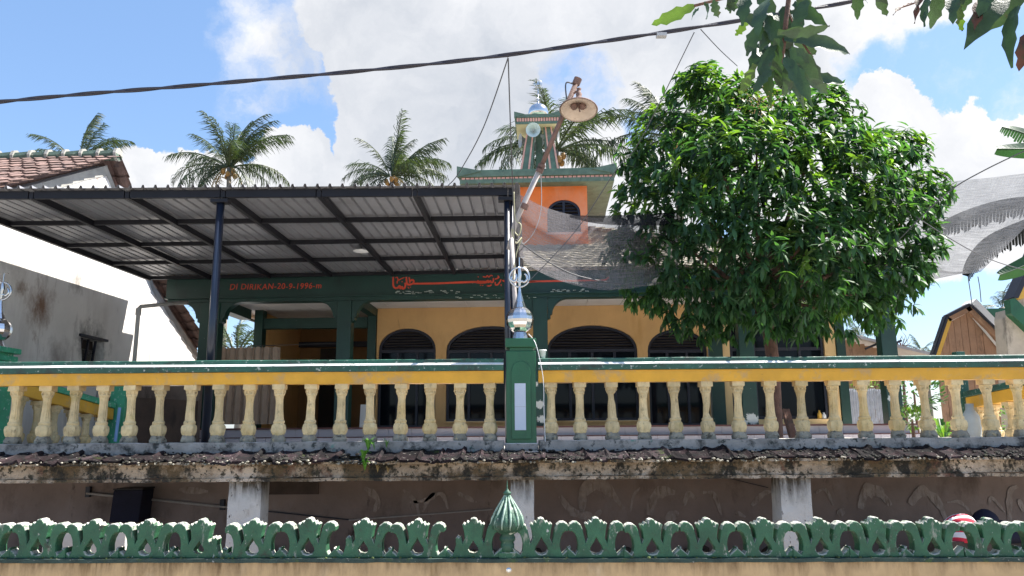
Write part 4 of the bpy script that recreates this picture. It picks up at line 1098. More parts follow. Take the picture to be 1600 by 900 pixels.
# pilasters at wall ends
for (pa_, pb2, m, dv) in ((574, 587, 'beam_green', -.05), (1109, 1129, 'beam_green', -.05), (1130, 1141, 'peach', 0), (1290, 1307, 'peach', 0), (1308, 1322, 'beam_green', -.03), (395, 408, 'beam_green', -.02)):
    a = mv(pa_, 560, V1)[0]; b = mv(pb2, 560, V1)[0]
    MB(TM).box(a, b, V1 + dv, V1 + .2, zFl + .002, zCe - .003).build('pilaster', m, mq)
# right bay: big window
a = mv(1142, 560, V1)[0]; b = mv(1289, 560, V1)[0]; z0 = mv(1200, 655, V1)[1]
ZSILL = z0 - .002
w = link('window', None, mq, W((a + b) / 2, V1, z0))
w['label'] = 'wide dark framed window of the right bay'
MB(TM).box(a, b, V1 - .12, V1 + .16, zFl, z0 - .003).build('sill_wall', 'peach', mq)
MB(TM).box(a, b, V1 + .05, V1 + .11, z0, z0 + .06).build('frame', 'wood_dark', w)
MB(TM).box(a, b, V1 + .05, V1 + .11, zCe - .1, zCe - .03).build('frame', 'wood_dark', w)
zm = mv(1200, 545, V1)[1]
MB(TM).box(a + .05, b - .05, V1 + .055, V1 + .1, zm - .03, zm + .03).build('transom', 'wood_dark', w)
for k in range(5):
    u = a + (b - a - .05) * k / 4
    MB(TM).box(u, u + .05, V1 + .045, V1 + .115, z0 + .061, zCe - .101).build('mullion', 'wood_dark', w)
    if k < 4:
        for (za, zb_) in ((z0 + .062, zm - .031), (zm + .031, zCe - .102)):
            MB(TM).box(u + .052, u + (b - a - .05) / 4 - .002, V1 + .075, V1 + .08, za, zb_).build('pane', 'glass', w)
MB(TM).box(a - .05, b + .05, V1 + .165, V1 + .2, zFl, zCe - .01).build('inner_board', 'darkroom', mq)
# left recess
la = mv(395, 505, V1)[0]; lb_ = mv(574, 505, V1)[0]
z1_ = mv(460, 497, V1)[1]; z2_ = mv(460, 513, V1)[1]
MB(TM).box(mv(408, 505, V1)[0] + .002, lb_ - .002, V1, V1 + .18, z2_, z1_).build('recess_lintel', 'beam_green', mq)
MB(TM).box(cu[0][0] + .06, cu[0][1] - .06, V0 + .27, V1 - .03, zCe - .2, zCe - .003).build('side_beam', 'beam_green', mq)
MB(TM).box(mv(562, 540, V0 + 1)[0], mv(575, 540, V0 + 1)[0] , V0 + .3, V1 - .06, zCe - .16, zCe - .003).build('side_beam', 'beam_green', mq)
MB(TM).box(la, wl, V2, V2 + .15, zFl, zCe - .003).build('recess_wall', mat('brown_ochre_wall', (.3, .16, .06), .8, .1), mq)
MB(TM).box(la, la + .12, V1 + .21, V2 - .003, zFl, zCe - .003).build('recess_wall', 'ochre', mq)
MB(TM).box(wl + .0, wl + .12, V1 + .205, V2 - .003, zFl, zCe - .003).build('recess_wall', 'ochre', mq)
a = mv(466, 540, V2 - .1)[0]; b = mv(585, 540, V2 - .1)[0]
MB(TM).box(a, wl - .01, V2 - .12, V2 - .003, mv(500, 543, V2)[1], mv(500, 535, V2)[1]).build('inner_band', 'wood_dark', mq)
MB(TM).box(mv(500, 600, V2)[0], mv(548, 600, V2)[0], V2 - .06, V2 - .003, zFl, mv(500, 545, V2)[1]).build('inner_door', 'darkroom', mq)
MB(TM).box(mv(538, 600, V2)[0], mv(546, 600, V2)[0], V2 - .1, V2 - .062, zFl, mv(500, 545, V2)[1]).build('inner_door_post', 'beam_green', mq)
# upper inner columns seen in left bay
# lettering on the beam
def text3d(body, px, py, hpx, wpx, v, m, shear=0):
    cu_ = bpy.data.curves.new('txt', 'FONT'); cu_.body = body; cu_.size = 1; cu_.shear = shear; cu_.extrude = .0; cu_.space_character = 1.1; cu_.offset = .004
    ob = bpy.data.objects.new('txt', cu_); col.objects.link(ob)
    dg = bpy.context.evaluated_depsgraph_get(); me = ob.evaluated_get(dg).to_mesh()
    xs = [q.co.x for q in me.vertices]; ys = [q.co.y for q in me.vertices]
    u0, z0_ = mv(px, py, v); u1 = mv(px + wpx, py, v)[0]; hh = hpx / F * v
    sx = (u1 - u0) / (max(xs) - min(xs)); sy = hh / (max(ys) - min(ys)); mx_, my_ = min(xs), min(ys)
    mb = MB(TM)
    zr = (mv(px + wpx, py, v)[1] - z0_) * 0
    fr = [((q.co.x - mx_) * sx + u0, v, (q.co.y - my_) * sy + z0_ + .006 * math.sin((q.co.x - mx_) * 1.3)) for q in me.vertices]
    n = len(fr)
    mb.add(fr + [(p[0], p[1] + .003, p[2]) for p in fr], [tuple(p.vertices) for p in me.polygons] + [tuple(i + n for i in p.vertices) for p in me.polygons])
    ob.evaluated_get(dg).to_mesh_clear(); bpy.data.objects.remove(ob); bpy.data.curves.remove(cu_)
    return mb.build('lettering', m, mq)
text3d('DI DIRIKAN-20-9-1996-m', 359, 453, 9.5, 143, V0 - .004, 'red', .12)
def pen(pts, wpx, k=5, taper=False, v=V0 - .004):
    P = smooth_path([Vector((*mv(a, b, v), 0)) for a, b in pts], k) if len(pts) > 2 else [Vector((*mv(a, b, v), 0)) for a, b in pts]
    n = len(P); w = wpx / F * v / 2; vs = []
    for i, p in enumerate(P):
        d = (P[min(i + 1, n - 1)] - P[max(i - 1, 0)]).normalized(); s = Vector((-d.y, d.x, 0)) * w * (.75 + .25 * math.sin(PI * i / (n - 1)))
        vs += [(p.x + s.x, v, p.y + s.y), (p.x - s.x, v, p.y - s.y)]
    m_ = len(vs)
    vs += [(a, b + .003, c) for a, b, c in vs]
    fs = [(2 * i, 2 * i + 2, 2 * i + 3, 2 * i + 1) for i in range(n - 1)] + [(m_ + 2 * i, m_ + 2 * i + 2, m_ + 2 * i + 3, m_ + 2 * i + 1) for i in range(n - 1)]
    return vs, fs
def zA(x, y): return (605 + x / 16, 420 + y / 16)
def zB_(x, y): return (730 + x / 16, 420 + y / 16)
pens = [([zA(150, 200), zA(150, 300), zA(155, 420), zA(200, 480), zA(270, 470), zA(310, 430), zA(330, 490), zA(370, 450), zA(390, 500), zA(440, 470), zA(455, 400), zA(435, 350)], 3.2),
        ([zA(205, 230), zA(250, 210), zA(280, 280), zA(350, 250), zA(430, 215)], 1.8), ([zA(285, 280), zA(250, 320), zA(250, 370)], 1.8), ([zA(360, 330), zA(385, 315)], 2.0),
        ([zA(475, 200), zA(485, 300), zA(495, 370), zA(540, 395), zA(600, 385), zA(660, 365)], 3.2), ([zA(545, 210), zA(560, 280), zA(560, 350)], 2.6), ([zA(560, 340), zA(590, 290), zA(640, 280), zA(665, 320), zA(640, 360)], 3.0),
        ([zA(510, 450), zA(545, 490)], 1.8), ([zA(570, 460), zA(590, 455)], 1.6),
        ([zA(640, 370), (680, 442.8), (730, 440.8), (745, 440.5), (757, 440.2), (762, 441)], 3.4),
        ([zB_(250, 330), zB_(275, 280)], 2.4), ([zB_(265, 205), zB_(285, 200)], 2.4),
        ([zB_(450, 330), zB_(520, 290), zB_(530, 340), zB_(580, 300), zB_(600, 340), zB_(650, 320), zB_(655, 230)], 2.6), ([zB_(480, 340), zB_(360, 345), zB_(230, 345)], 3.2),
        ([zB_(390, 195), zB_(470, 205), zB_(500, 170), zB_(540, 205), zB_(590, 165), zB_(640, 180)], 1.8), ([zB_(490, 420), zB_(550, 430), zB_(610, 400)], 2.0), ([zB_(320, 415), zB_(350, 405)], 2.0), ([zB_(380, 420), zB_(400, 410)], 1.8),
        ([zB_(760, 170), zB_(790, 210), zB_(750, 240), zB_(690, 260)], 2.2), ([zB_(700, 330), zB_(710, 400), zB_(770, 390), zB_(820, 320), zB_(850, 260)], 2.4), ([zB_(845, 380), zB_(850, 430)], 1.8),
        ([(785, 438), (796, 440.5), (840, 440)], 3.0), ([(820, 440), (880, 438.8), (930, 438)], 3.0), ([(930, 438), (945, 437.5), (952, 432)], 2.6)]
mb = MB(TM)
for pts, wd in pens:
    vs, fs = pen(pts, wd); mb.add(vs, fs)
mb.build('arabic_lettering', 'red', mq)

# roof
zE = zBT + .08
vR = 18.2
rzt = mv(900, 361, vR)[1]
uRa = mv(915, 361, vR)[0]; uRl = mv(700, 361, vR)[0]
eL, eR = cu[0][0] - .03, uR + .1
vE = V0 + .42
vBk = vR + (vR - vE)
MB(TM).add([(eL, vE, zE - .06), (eR, vE, zE - .06), (eR, vBk, zE - .06), (eL, vBk, zE - .06), (uRl, vR, rzt - .05), (uRa, vR, rzt - .05)], [(0, 1, 5, 4), (1, 2, 5), (2, 3, 4, 5), (3, 0, 4), (0, 3, 2, 1)]).build('roof_deck', 'clay', mq)
mb = MB(TM); mb2 = MB(TM)
NRW = 24; rnd = random.Random(5)
for k in range(NRW):
    t0 = k / NRW; t1 = (k + 1.12) / NRW
    ul = eL + (uRl - eL) * t0; ur = eR + (uRa - eR) * t0
    va = vE + (vR - vE) * t0; vb = vE + (vR - vE) * t1; za = zE + (rzt - zE) * t0; zb3 = zE + (rzt - zE) * t1
    u = ul + (.1 if k % 2 else 0)
    while u < ur - .1:
        w_ = .2; lf = rnd.uniform(0, .012); o_ = rnd.uniform(-.01, .01)
        mb.add([(u, va + o_, za + .03 + lf), (u + w_ * .5, va + o_, za + .05 + lf), (u + w_ * .96, va + o_, za + .03 + lf), (u, vb, zb3 + .005), (u + w_ * .5, vb, zb3 + .02), (u + w_ * .96, vb, zb3 + .005),
                (u, va + o_, za - .012), (u + w_ * .96, va + o_, za - .012)], [(0, 1, 4, 3), (1, 2, 5, 4), (6, 7, 2, 1, 0), (6, 0, 3), (7, 5, 2)])
        u += w_
tag(mb.build('tile_field', 'roof_tile', mq), kind='stuff')
for (e, r_) in ((eR, uRa), (eL, uRl)):
    for i in range(26):
        p0 = Vector((e, vE, zE)).lerp(Vector((r_, vR, rzt)), i / 26); p1 = Vector((e, vE, zE)).lerp(Vector((r_, vR, rzt)), (i + 1.1) / 26)
        MB().tube([TM(p0 + Vector((0, 0, .05))), TM(p1 + Vector((0, 0, .03)))], [.1, .075], 8).build('ridge_tile', 'roof_tile', mq)
# side eave slabs (left side eave overhang)
MB(TM).box(cu[0][0] - .02, cu[0][0] + .05, V0 + .29, V2 + 3, zCe - .06, zCe - .012).build('eave_soffit', 'ceil', mq)
MB(TM).box(cu[0][0] - .06, cu[0][0] - .03, V0 + .29, V2 + 3, zCe - .1, zE - .1).build('eave_board', 'beam_green', mq)
MB(TM).box(cu[4][0] + .1, uR, V0 + .29, V2 + 3, zCe - .06, zCe - .012).build('eave_soffit', 'ceil', mq)
MB(TM).box(uR + .0, uR + .03, V0 + .29, V2 + 3, zCe - .1, zE - .1).build('eave_board', 'beam_green', mq)

# tower
VT = 16.2
tu0, tu1 = mv(757, 330, VT)[0], mv(918, 330, VT)[0]
tz0 = mv(860, 372, VT)[1]; tz1 = mv(860, 287, VT)[1]
tz0b = tz0 - .5
q = arch(855, 907, 312, 333, 363, 14, VT)
tc_ = (tu0 + tu1) / 2
curve_solid([[(tu0, tz0b), (tu1, tz0b), (tu1, tz1), (tu0, tz1)], [(q[0], q[2]), (q[1], q[2])] + q[5]], VT, VT + .15, TM).build('tower_wall', 'orange', mq)
dpt = tu1 - tu0
MB(TM).box(tu0, tu0 + .15, VT + .152, VT + dpt, tz0b, tz1).build('tower_wall', 'orange', mq)
MB(TM).box(tu1 - .15, tu1, VT + .152, VT + dpt, tz0b, tz1).build('tower_wall', 'orange', mq)
MB(TM).box(tu0 + .151, tu1 - .151, VT + dpt - .15, VT + dpt, tz0b, tz1).build('tower_wall', 'orange', mq)
tw_ = link('window', None, mq, W((q[0] + q[1]) / 2, VT, q[2])); tw_['label'] = 'arched louvred window of the orange tower'
c_ = (q[0] + q[1]) / 2; fr = .05
inner = [(c_ + (x - c_) * (1 - fr / (q[1] - c_)), q[3] + (z - q[3]) * (1 - fr / (q[4] - q[3]))) for x, z in q[5]]
curve_solid([[(q[0], q[2] + .002), (q[1], q[2] + .002)] + q[5], [(q[0] + fr, q[2] + fr), (q[1] - fr, q[2] + fr)] + inner], VT + .03, VT + .09, TM).build('frame', 'wood_dark', tw_)
MB(TM).box(c_ - .025, c_ + .025, VT + .025, VT + .085, q[2] + fr, q[4] - .05).build('mullion', 'wood_dark', tw_)
z = q[2] + .1
while z < q[4] - .08:
    f = 1 if z < q[3] else math.sqrt(max(0, 1 - ((z + .04 - q[3]) / (q[4] - q[3])) ** 2)); h = (q[1] - q[0]) / 2 * f - fr
    MB(TM).hexa([(c_ - h, VT + .035, z), (c_ + h, VT + .035, z), (c_ + h, VT + .08, z + .035), (c_ - h, VT + .08, z + .035)], [(c_ - h, VT + .035, z + .01), (c_ + h, VT + .035, z + .01), (c_ + h, VT + .08, z + .045), (c_ - h, VT + .08, z + .045)]).build('louvre_slat', 'wood_dark', tw_)
    z += .075
MB(TM).box(q[0] - .02, q[1] + .02, VT + .16, VT + .17, q[2] - .05, q[4] + .02).build('back_board', 'darkroom', tw_)
MB(TM).box(q[0] - .03, q[1] + .03, VT - .03, VT - .002, q[2] - .05, q[2] - .003).build('sill', 'pink', tw_)
# tower roof slab
VS = VT - .35
su0, su1 = mv(716, 275, VS)[0], mv(962, 275, VS)[0]
sz0 = tz1 + .003
zz1 = mv(840, 284, VS)[1]; zz2 = mv(840, 274, VS)[1]; zz3 = mv(840, 266, VS)[1]; zz0 = mv(840, 290, VS)[1]
VSb = VS + (su1 - su0)
MB(TM).box(su0 + .06, su1 - .06, VS + .06, VSb - .06, sz0, max(sz0 + .02, zz0 + .02)).build('tower_soffit', 'cream', mq)
zq = max(sz0 + .022, zz0 + .022)
MB(TM).box(su0 + .03, su1 - .03, VS + .03, VSb - .03, zq, zz1).build('cornice', 'tgreen', mq)
MB(TM).box(su0 + .06, su1 - .06, VS + .06, VSb - .06, zz1 + .001, zz2 - .001).build('frieze', 'tgreen', mq)
mb = MB(TM)
nd = 34
for i in range(nd):
    a = su0 + .06 + (su1 - su0 - .12) * (i + .12) / nd; b = su0 + .06 + (su1 - su0 - .12) * (i + .88) / nd
    mb.box(a, b, VS + .035, VS + .059, zz1 + .01, zz2 - .01)
    mb.box(su1 - .059, su1 - .035, VS + .06 + (a - su0), VS + .06 + (b - su0), zz1 + .01, zz2 - .01)
    mb.box(su0 + .035, su0 + .059, VS + .06 + (a - su0), VS + .06 + (b - su0), zz1 + .01, zz2 - .01)
mb.build('dentil_band', 'pink', mq)
MB(TM).box(su0, su1, VS, VSb, zz2, zz3).build('cornice', 'tgreen', mq)
MB(TM).box(su0 + .05, su1 - .05, VS + .05, VSb - .05, zz3 + .001, zz3 + .05).build('cornice', 'tgreen', mq)
hz = mv(718, 266, VS)[1] + .12
for (ua, sg) in ((su0 - .03, 1), (su1 + .03, -1)):
    for (va, sv) in ((VS - .03, 1), (VSb + .03, -1)):
        MB(TM).add([(ua, va, zz3 + .12), (ua + sg * .55, va, zz3 + .003), (ua, va + sv * .55, zz3 + .003), (ua, va, zz2 - .01), (ua + sg * .07, va + sv * .07, zz3 + .1)],
                   [(0, 1, 3), (0, 3, 2), (0, 4, 1), (0, 2, 4), (1, 4, 2), (1, 2, 3)]).build('corner_horn', 'tgreen', mq)
# legs
VC = VT + dpt / 2
tb = zz3 + .05
lbL = mv(811, 268, VC - .42)[0]; lbR = mv(875, 268, VC - .42)[0]
ltL = mv(826, 195, VC - .2)[0]; ltR = mv(860, 195, VC - .2)[0]
zlt = mv(842, 193, VC - .42)[1]
for (s, a, at_, ) in ((0, lbL, ltL), (1, lbR, ltR)):
    for (vv0, vv1) in ((VC - .42, VC - .18), (VC + .42, VC + .18)):
        g = -1 if s else 1
        wb_ = .27; wt = .17; dv = .17
        MB(TM).hexa([(a, vv0 - dv / 2, tb), (a + g * wb_, vv0 - dv / 2, tb), (a + g * wb_, vv0 + dv / 2, tb), (a, vv0 + dv / 2, tb)],
                    [(at_, vv1 - dv / 2, zlt), (at_ + g * wt, vv1 - dv / 2, zlt), (at_ + g * wt, vv1 + dv / 2, zlt), (at_, vv1 + dv / 2, zlt)]).build('turret_leg', 'tgreen', mq)
        for e in (-.022, wb_ * .62):
            et = e * (wt / wb_) if e > 0 else e
            MB(TM).hexa([(a + g * e, vv0 - dv / 2 - .02, tb), (a + g * (e + .05), vv0 - dv / 2 - .02, tb), (a + g * (e + .05), vv0 - dv / 2 - .001, tb), (a + g * e, vv0 - dv / 2 - .001, tb)],
                        [(at_ + g * et, vv1 - dv / 2 - .02, zlt), (at_ + g * (et + .03), vv1 - dv / 2 - .02, zlt), (at_ + g * (et + .03), vv1 - dv / 2 - .001, zlt), (at_ + g * et, vv1 - dv / 2 - .001, zlt)]).build('leg_edge', 'pink', mq)
um = (lbL + lbR) / 2
MB(TM).hexa([(um - .09, VC - .07, tb), (um + .09, VC - .07, tb), (um + .09, VC + .07, tb), (um - .09, VC + .07, tb)], [(um - .07, VC - .07, zlt), (um + .07, VC - .07, zlt), (um + .07, VC + .07, zlt), (um - .07, VC + .07, zlt)]).build('turret_core', 'tgreen', mq)
# turret top slab
VP = VC - .5
pu0, pu1 = mv(804, 184, VP)[0], mv(876, 184, VP)[0]
pz = [mv(840, yy, VP)[1] for yy in (193, 189, 183, 178)]
VPb = VC + .5
MB(TM).hexa([(ltL - .05, VC - .3, zlt - .02), (ltR + .05, VC - .3, zlt - .02), (ltR + .05, VC + .3, zlt - .02), (ltL - .05, VC + .3, zlt - .02)], [(pu0 + .03, VP + .03, pz[0]), (pu1 - .03, VP + .03, pz[0]), (pu1 - .03, VPb - .03, pz[0]), (pu0 + .03, VPb - .03, pz[0])]).build('turret_soffit', 'cream', mq)
MB(TM).box(pu0 + .02, pu1 - .02, VP + .02, VPb - .02, pz[0] + .001, pz[1]).build('cornice', 'tgreen', mq)
MB(TM).box(pu0 + .04, pu1 - .04, VP + .04, VPb - .04, pz[1] + .001, pz[2]).build('frieze', 'tgreen', mq)
mb = MB(TM)
for i in range(16):
    a = pu0 + .04 + (pu1 - pu0 - .08) * (i + .15) / 16; b = pu0 + .04 + (pu1 - pu0 - .08) * (i + .85) / 16
    mb.box(a, b, VP + .02, VP + .039, pz[1] + .006, pz[2] - .004)
mb.build('dentil_band', 'pink', mq)
MB(TM).box(pu0, pu1, VP, VPb, pz[2] + .001, pz[3]).build('cornice', 'tgreen', mq)
for (ua, sg) in ((pu0 - .01, 1), (pu1 + .01, -1)):
    for (va, sv) in ((VP - .01, 1), (VPb + .01, -1)):
        MB(TM).add([(ua, va, pz[3] + .07), (ua + sg * .25, va, pz[3] + .002), (ua, va + sv * .25, pz[3] + .002), (ua, va, pz[2])], [(0, 1, 3), (0, 3, 2), (0, 2, 1), (1, 2, 3)]).build('corner_horn', 'tgreen', mq)
dm = W(mv(841, 165, VC)[0], VC, pz[3])
sD = 16.5 / F * VC
MB().lathe([(sD * .8, 0), (sD * .85, .06), (sD * .7, .1)], 24, dm).build('dome_base', 'tgreen', mq)
MB().lathe([(sD * .72, .1), (sD * .98, .1 + sD * .3), (sD * 1.02, .1 + sD * .6), (sD * .95, .1 + sD * .95), (sD * .75, .1 + sD * 1.25), (sD * .42, .1 + sD * 1.45), (sD * .12, .1 + sD * 1.6), (sD * .05, .1 + sD * 1.85), (.012, .1 + sD * 2.6)], 24, dm).build('chrome_dome', 'chrome', mq, smooth=True)
tb_ = dm + Vector((0, 0, .1 + sD * 1.6))
zt9 = at(839, 122, VC).z; zr9 = at(839, 140, VC).z
MB().tube([tb_, Vector((dm.x, dm.y, zr9))], .012, 6).build('dome_spike', 'chrome2', mq)
kc = Vector((dm.x, dm.y, (zr9 + zt9) / 2)); r9 = 6.5 / F * VC
MB().tube([kc + Vector((r9 * math.sin(2 * PI * i / 24), 0, r9 * math.cos(2 * PI * i / 24))) for i in range(25)], .01, 6).build('dome_ring', 'chrome2', mq)
for pts in ([(-.6, 0), (-.5, -.4), (-.2, -.4), (-.1, .3)], [(.05, .6), (.05, -.4)], [(.25, .4), (.3, -.35), (.6, -.3), (.65, .2)]):
    MB().tube([kc + Vector((a * r9, 0, b * r9)) for a, b in pts], .012, 5).build('dome_emblem', 'chrome2', mq)

# horn speakers on the turret
def horn(label, px, py, v, direc, s, m):
    c = W(*(lambda r: (r[0], v, r[1]))(mv(px, py, v)))
    t = thing('horn_speaker', label, 'loudspeaker', c, 'horn loudspeakers on the tower')
    dr = Vector(direc).normalized()
    MB().lathe([(s * .22, -s * 1.9), (s * .25, -s * 1.2), (s * .3, -s * .9), (s * .48, -s * .45), (s * .78, -s * .12), (s, 0), (s * 1.02, .006), (s * .98, .004), (s * .74, -s * .14), (s * .44, -s * .47), (s * .24, -s * .9), (0, -s * .95)], 28, c, dr).build('horn_bell', m, t, smooth=True)
    MB().lathe([(s * .3, -s * 2.5), (s * .34, -s * 2.4), (s * .34, -s * 1.9), (s * .2, -s * 1.85)], 18, c, dr).build('horn_driver', 'horn_grey', t, smooth=True)
    MB().lathe([(0, -s * .9), (s * .09, -s * .88), (s * .13, -s * .3), (s * .05, -s * .22), (0, -s * .2)], 12, c, dr).build('horn_phase_plug', 'horn_grey', t, smooth=True)
    MB().bar(c - dr * s * 2.2, c - dr * s * 2.2 + Vector((0, 0, -.22)), .03, .03).build('horn_bracket', 'horn_grey', t)
sh = 12 / F * (VC - .6)
horn('pale green horn loudspeaker facing the street under the turret top', 833, 203, VC - .62, (-.12, -1, -.12), sh, 'horn')
horn('grey horn loudspeaker pointing left from the turret', 813, 220, VC - .1, (-1, -.25, -.05), sh, 'horn_grey')
horn('grey horn loudspeaker pointing right from the turret', 872, 212, VC - .1, (1, -.2, -.05), sh, 'horn_grey')

# curtain in the left bay
ct = thing('curtain', 'beige pleated curtain hanging in the left bay of the mosque', 'curtain', W(*(mv(386, 665, V0 + .5)[0], V0 + .5, zFl)))
P = []
ca = mv(336, 545, V0 + .5)[0]; cb = mv(438, 545, V0 + .5)[0]
cz1 = mv(386, 543, V0 + .5)[1]; cz0 = mv(386, 663, V0 + .5)[1]
for i in range(13):
    t = i / 12; row = []
    for j_ in range(121):
        s = j_ / 120
        ph = s * 2 * PI * 15 + 1.5 * mnoise.noise(Vector((s * 4, 0, 3)))
        amp = .022 + .015 * t
        row.append(W(ca + (cb - ca) * s + .02 * math.sin(ph * .5), V0 + .5 + amp * math.sin(ph) + .02 * math.sin(7 * s + t * 2), cz1 + (cz0 - cz1) * t + (.012 * math.cos(ph * 1.0) if i == 0 else 0)))
    P.append(row)
MB().grid(P).build('curtain_cloth', 'curtain', ct, smooth=True)
MB().tube([W(ca - .15, V0 + .5, cz1 + .01), W(cb + 1.2, V0 + .5, cz1 + .06)], .006, 6).build('curtain_wire', 'wire', ct)
# small white barrel/fan in the doorway
c = W(mv(583, 640, V1 - .3)[0], V1 - .3, zFl)
fn_ = thing('door_leaf', 'small white door leaf leaning inside the left doorway', 'door leaf', c)
a = mv(563, 650, V1 - .2); b = mv(572, 632, V1 - .2)
MB(TM).hexa([(a[0], V1 - .25, zFl), (b[0] + .04, V1 - .25, zFl), (b[0] + .04, V1 - .23, zFl), (a[0], V1 - .23, zFl)], [(a[0], V1 - .2, b[1]), (b[0], V1 - .2, b[1]), (b[0], V1 - .18, b[1]), (a[0], V1 - .18, b[1])]).build('panel_board', 'white', fn_)
c = W(mv(1284, 650, V1 - .3)[0], V1 - .15, mv(1284, 650, V1)[1])

for (px, c_, lab, hh_) in ((1281, 'trim_yellow', 'small yellow bottle on the sill of the right bay window', .16), (1288, 'white', 'small white jar beside the yellow bottle on the window sill', .12)):
    u_, z_ = mv(px, 656, V1 - .06)
    tag(MB().lathe([(.035, 0), (.04, .01), (.04, hh_ * .6), (.018, hh_ * .8), (.018, hh_), (0, hh_)], 12, W(u_, V1 - .06, ZSILL)).build('bottle', c_, smooth=True), lab, 'bottle')
# ================================================================ WHITE HOUSE (left)
UH = BLp.dot(EU) - .34
def hp(px, py): return mu(px, py, UH)
ridge = hp(168, 247); fe = hp(-60, 316); back = hp(312, 545); bmid = hp(240, 432)
hs = thing('white_house', 'whitewashed neighbour house with clay tile gable roof at left', 'house', W(UH - 2, ridge[0], 0))
outl = [(fe[0] - 1.0, 0), (back[0] - .12, 0), (back[0] - .12, back[1] - .15), (bmid[0] - .1, bmid[1] - .12), (ridge[0], ridge[1] - .14), (fe[0] - 1.0, fe[1] - .55)]
n0 = hp(126, 525); n1 = hp(163, 534); n2 = hp(162, 568); n3 = hp(128, 566)
hole = [(n0[0], n0[1]), (n1[0], n1[1]), (n2[0], n2[1]), (n3[0], n3[1])]
curve_solid([outl, hole], 0, .2, lambda p: TM((UH - p[1], p[0], p[2]))).build('gable_wall', 'housewall', hs)
MB(TM).box(UH - .28, UH - .21, n0[0] - .1, n1[0] + .1, n2[1] - .2, n0[1] + .2).build('vent_back', 'darkroom', hs)
MB(TM).bar((UH + .012, n0[0] - .05, n0[1] + .015), (UH + .012, n1[0] + .05, n1[1] + .02), .06, .04).build('vent_lintel', 'wood_dark', hs)
for t in (.22, .5, .8):
    v_ = n0[0] + (n1[0] - n0[0]) * t
    MB(TM).bar((UH - .1, v_, n2[1]), (UH - .1, v_ + .05, n0[1]), .03, .03).build('vent_bar', 'wood_dark', hs)
MB(TM).box(UH - 6, UH - .21, fe[0] - 1.0, back[0] - .14, 0, 3.0).build('house_body', 'housewall', hs)
# grey band under the verge, painting in the shadow of the overhang
def verge(p0, p1, off, w):
    mb = MB(TM); n = 14; vs = []
    for i in range(n + 1):
        t = i / n; v_ = p0[0] + (p1[0] - p0[0]) * t; z_ = p0[1] + (p1[1] - p0[1]) * t
        ww = w * (1 + .35 * mnoise.noise(Vector((v_ * 5, z_ * 3, 0))))
        vs += [(UH + .006, v_, z_ - off), (UH + .006, v_, z_ - off - ww)]
    mb.add(vs, [(2 * i, 2 * i + 1, 2 * i + 3, 2 * i + 2) for i in range(n)])
    for a_, b_ in ((0, 0),): pass
    o = mb.build('verge_shadow_band', 'plaster_and_shade', hs)
    md = o.modifiers.new('s', 'SOLIDIFY'); md.thickness = .01; md.offset = 0
fe2 = (fe[0] - 1.0, fe[1] - .41)
verge(fe2, ridge, .13, .17); verge(ridge, bmid, .15, .13); verge(bmid, back, .15, .12)
# roof: tiles as rows. slope function along v
def roof_side(pa_, pb2, rows, cols_, u0, u1, name_big=None):
    """pa_ lower (v,z), pb2 upper (v,z)"""
    mb = MB(TM); rnd = random.Random(11)
    d = Vector((pb2[0] - pa_[0], pb2[1] - pa_[1])); nrm = Vector((-d.y, d.x)).normalized()
    if nrm.y < 0: nrm = -nrm
    for r_ in range(rows):
        for c_i in range(cols_):
            ua = u1 - (c_i + 1) * (u1 - u0) / cols_; ub = u1 - c_i * (u1 - u0) / cols_
            t0 = r_ / rows; t1 = (r_ + 1.1) / rows
            if c_i >= 9 and u1 - ub > 3.2: continue
            j_ = rnd.uniform(-.012, .012)
            def pt(t, u, h): return (u, pa_[0] + d.x * t + nrm.x * h, pa_[1] + d.y * t + nrm.y * h)
            w_ = ub - ua; vs = []
            for (t, hb) in ((t0 + j_ / 3, .045), (t1, .012)):
                for (f, h) in ((0, 0), (.3, -.012), (.6, 0), (.8, .03), (1.02, .012)):
                    vs.append(pt(t, ua + w_ * f, h + hb + j_ * .5))
            for (f, h) in ((0, 0), (.3, -.012), (.6, 0), (.8, .03), (1.02, .012)):
                vs.append(pt(t0 + j_ / 3, ua + w_ * f, h + .015))
            mb.add(vs, [(i, i + 1, 6 + i, 5 + i) for i in range(4)] + [(10 + i, 11 + i, 1 + i, i) for i in range(4)])
    return mb
ovr = UH + .22
rf = roof_side((fe[0] - 1.1, fe[1] - .43), (ridge[0], ridge[1]), 15, 24, UH - 4.8, ovr).build('roof_tiles', 'clay', hs)
rf['kind'] = 'stuff'
n_b = 12
rf2 = roof_side((back[0], back[1]), (bmid[0], bmid[1]), 8, 24, UH - 4.8, ovr).build('roof_tiles', 'clay', hs); rf2['kind'] = 'stuff'
rf3 = roof_side((bmid[0], bmid[1]), (ridge[0], ridge[1]), 6, 24, UH - 4.8, ovr).build('roof_tiles', 'clay', hs); rf3['kind'] = 'stuff'
for (p0, p1) in (((fe[0] - 1.1, fe[1] - .43), ridge), (ridge, bmid), (bmid, back)):
    MB(TM).bar((UH - 2.3, p0[0], p0[1] - .05), (UH - 2.3, p1[0], p1[1] - .05), 4.5, .06, (0, 0, 1)).build('roof_deck', 'clay', hs)
for i in range(16):
    u = ovr - .02 - i * .3
    MB(TM).tube([(u, ridge[0], ridge[1] + .055), (u - .32, ridge[0], ridge[1] + .045)], [.105, .09], 8).build('ridge_tile', 'ridge_green', hs)
    MB(TM).tube([(u, ridge[0], ridge[1] + .058), (u - .05, ridge[0], ridge[1] + .058)], .118, 8).build('ridge_joint', 'plaster_and_shade', hs)
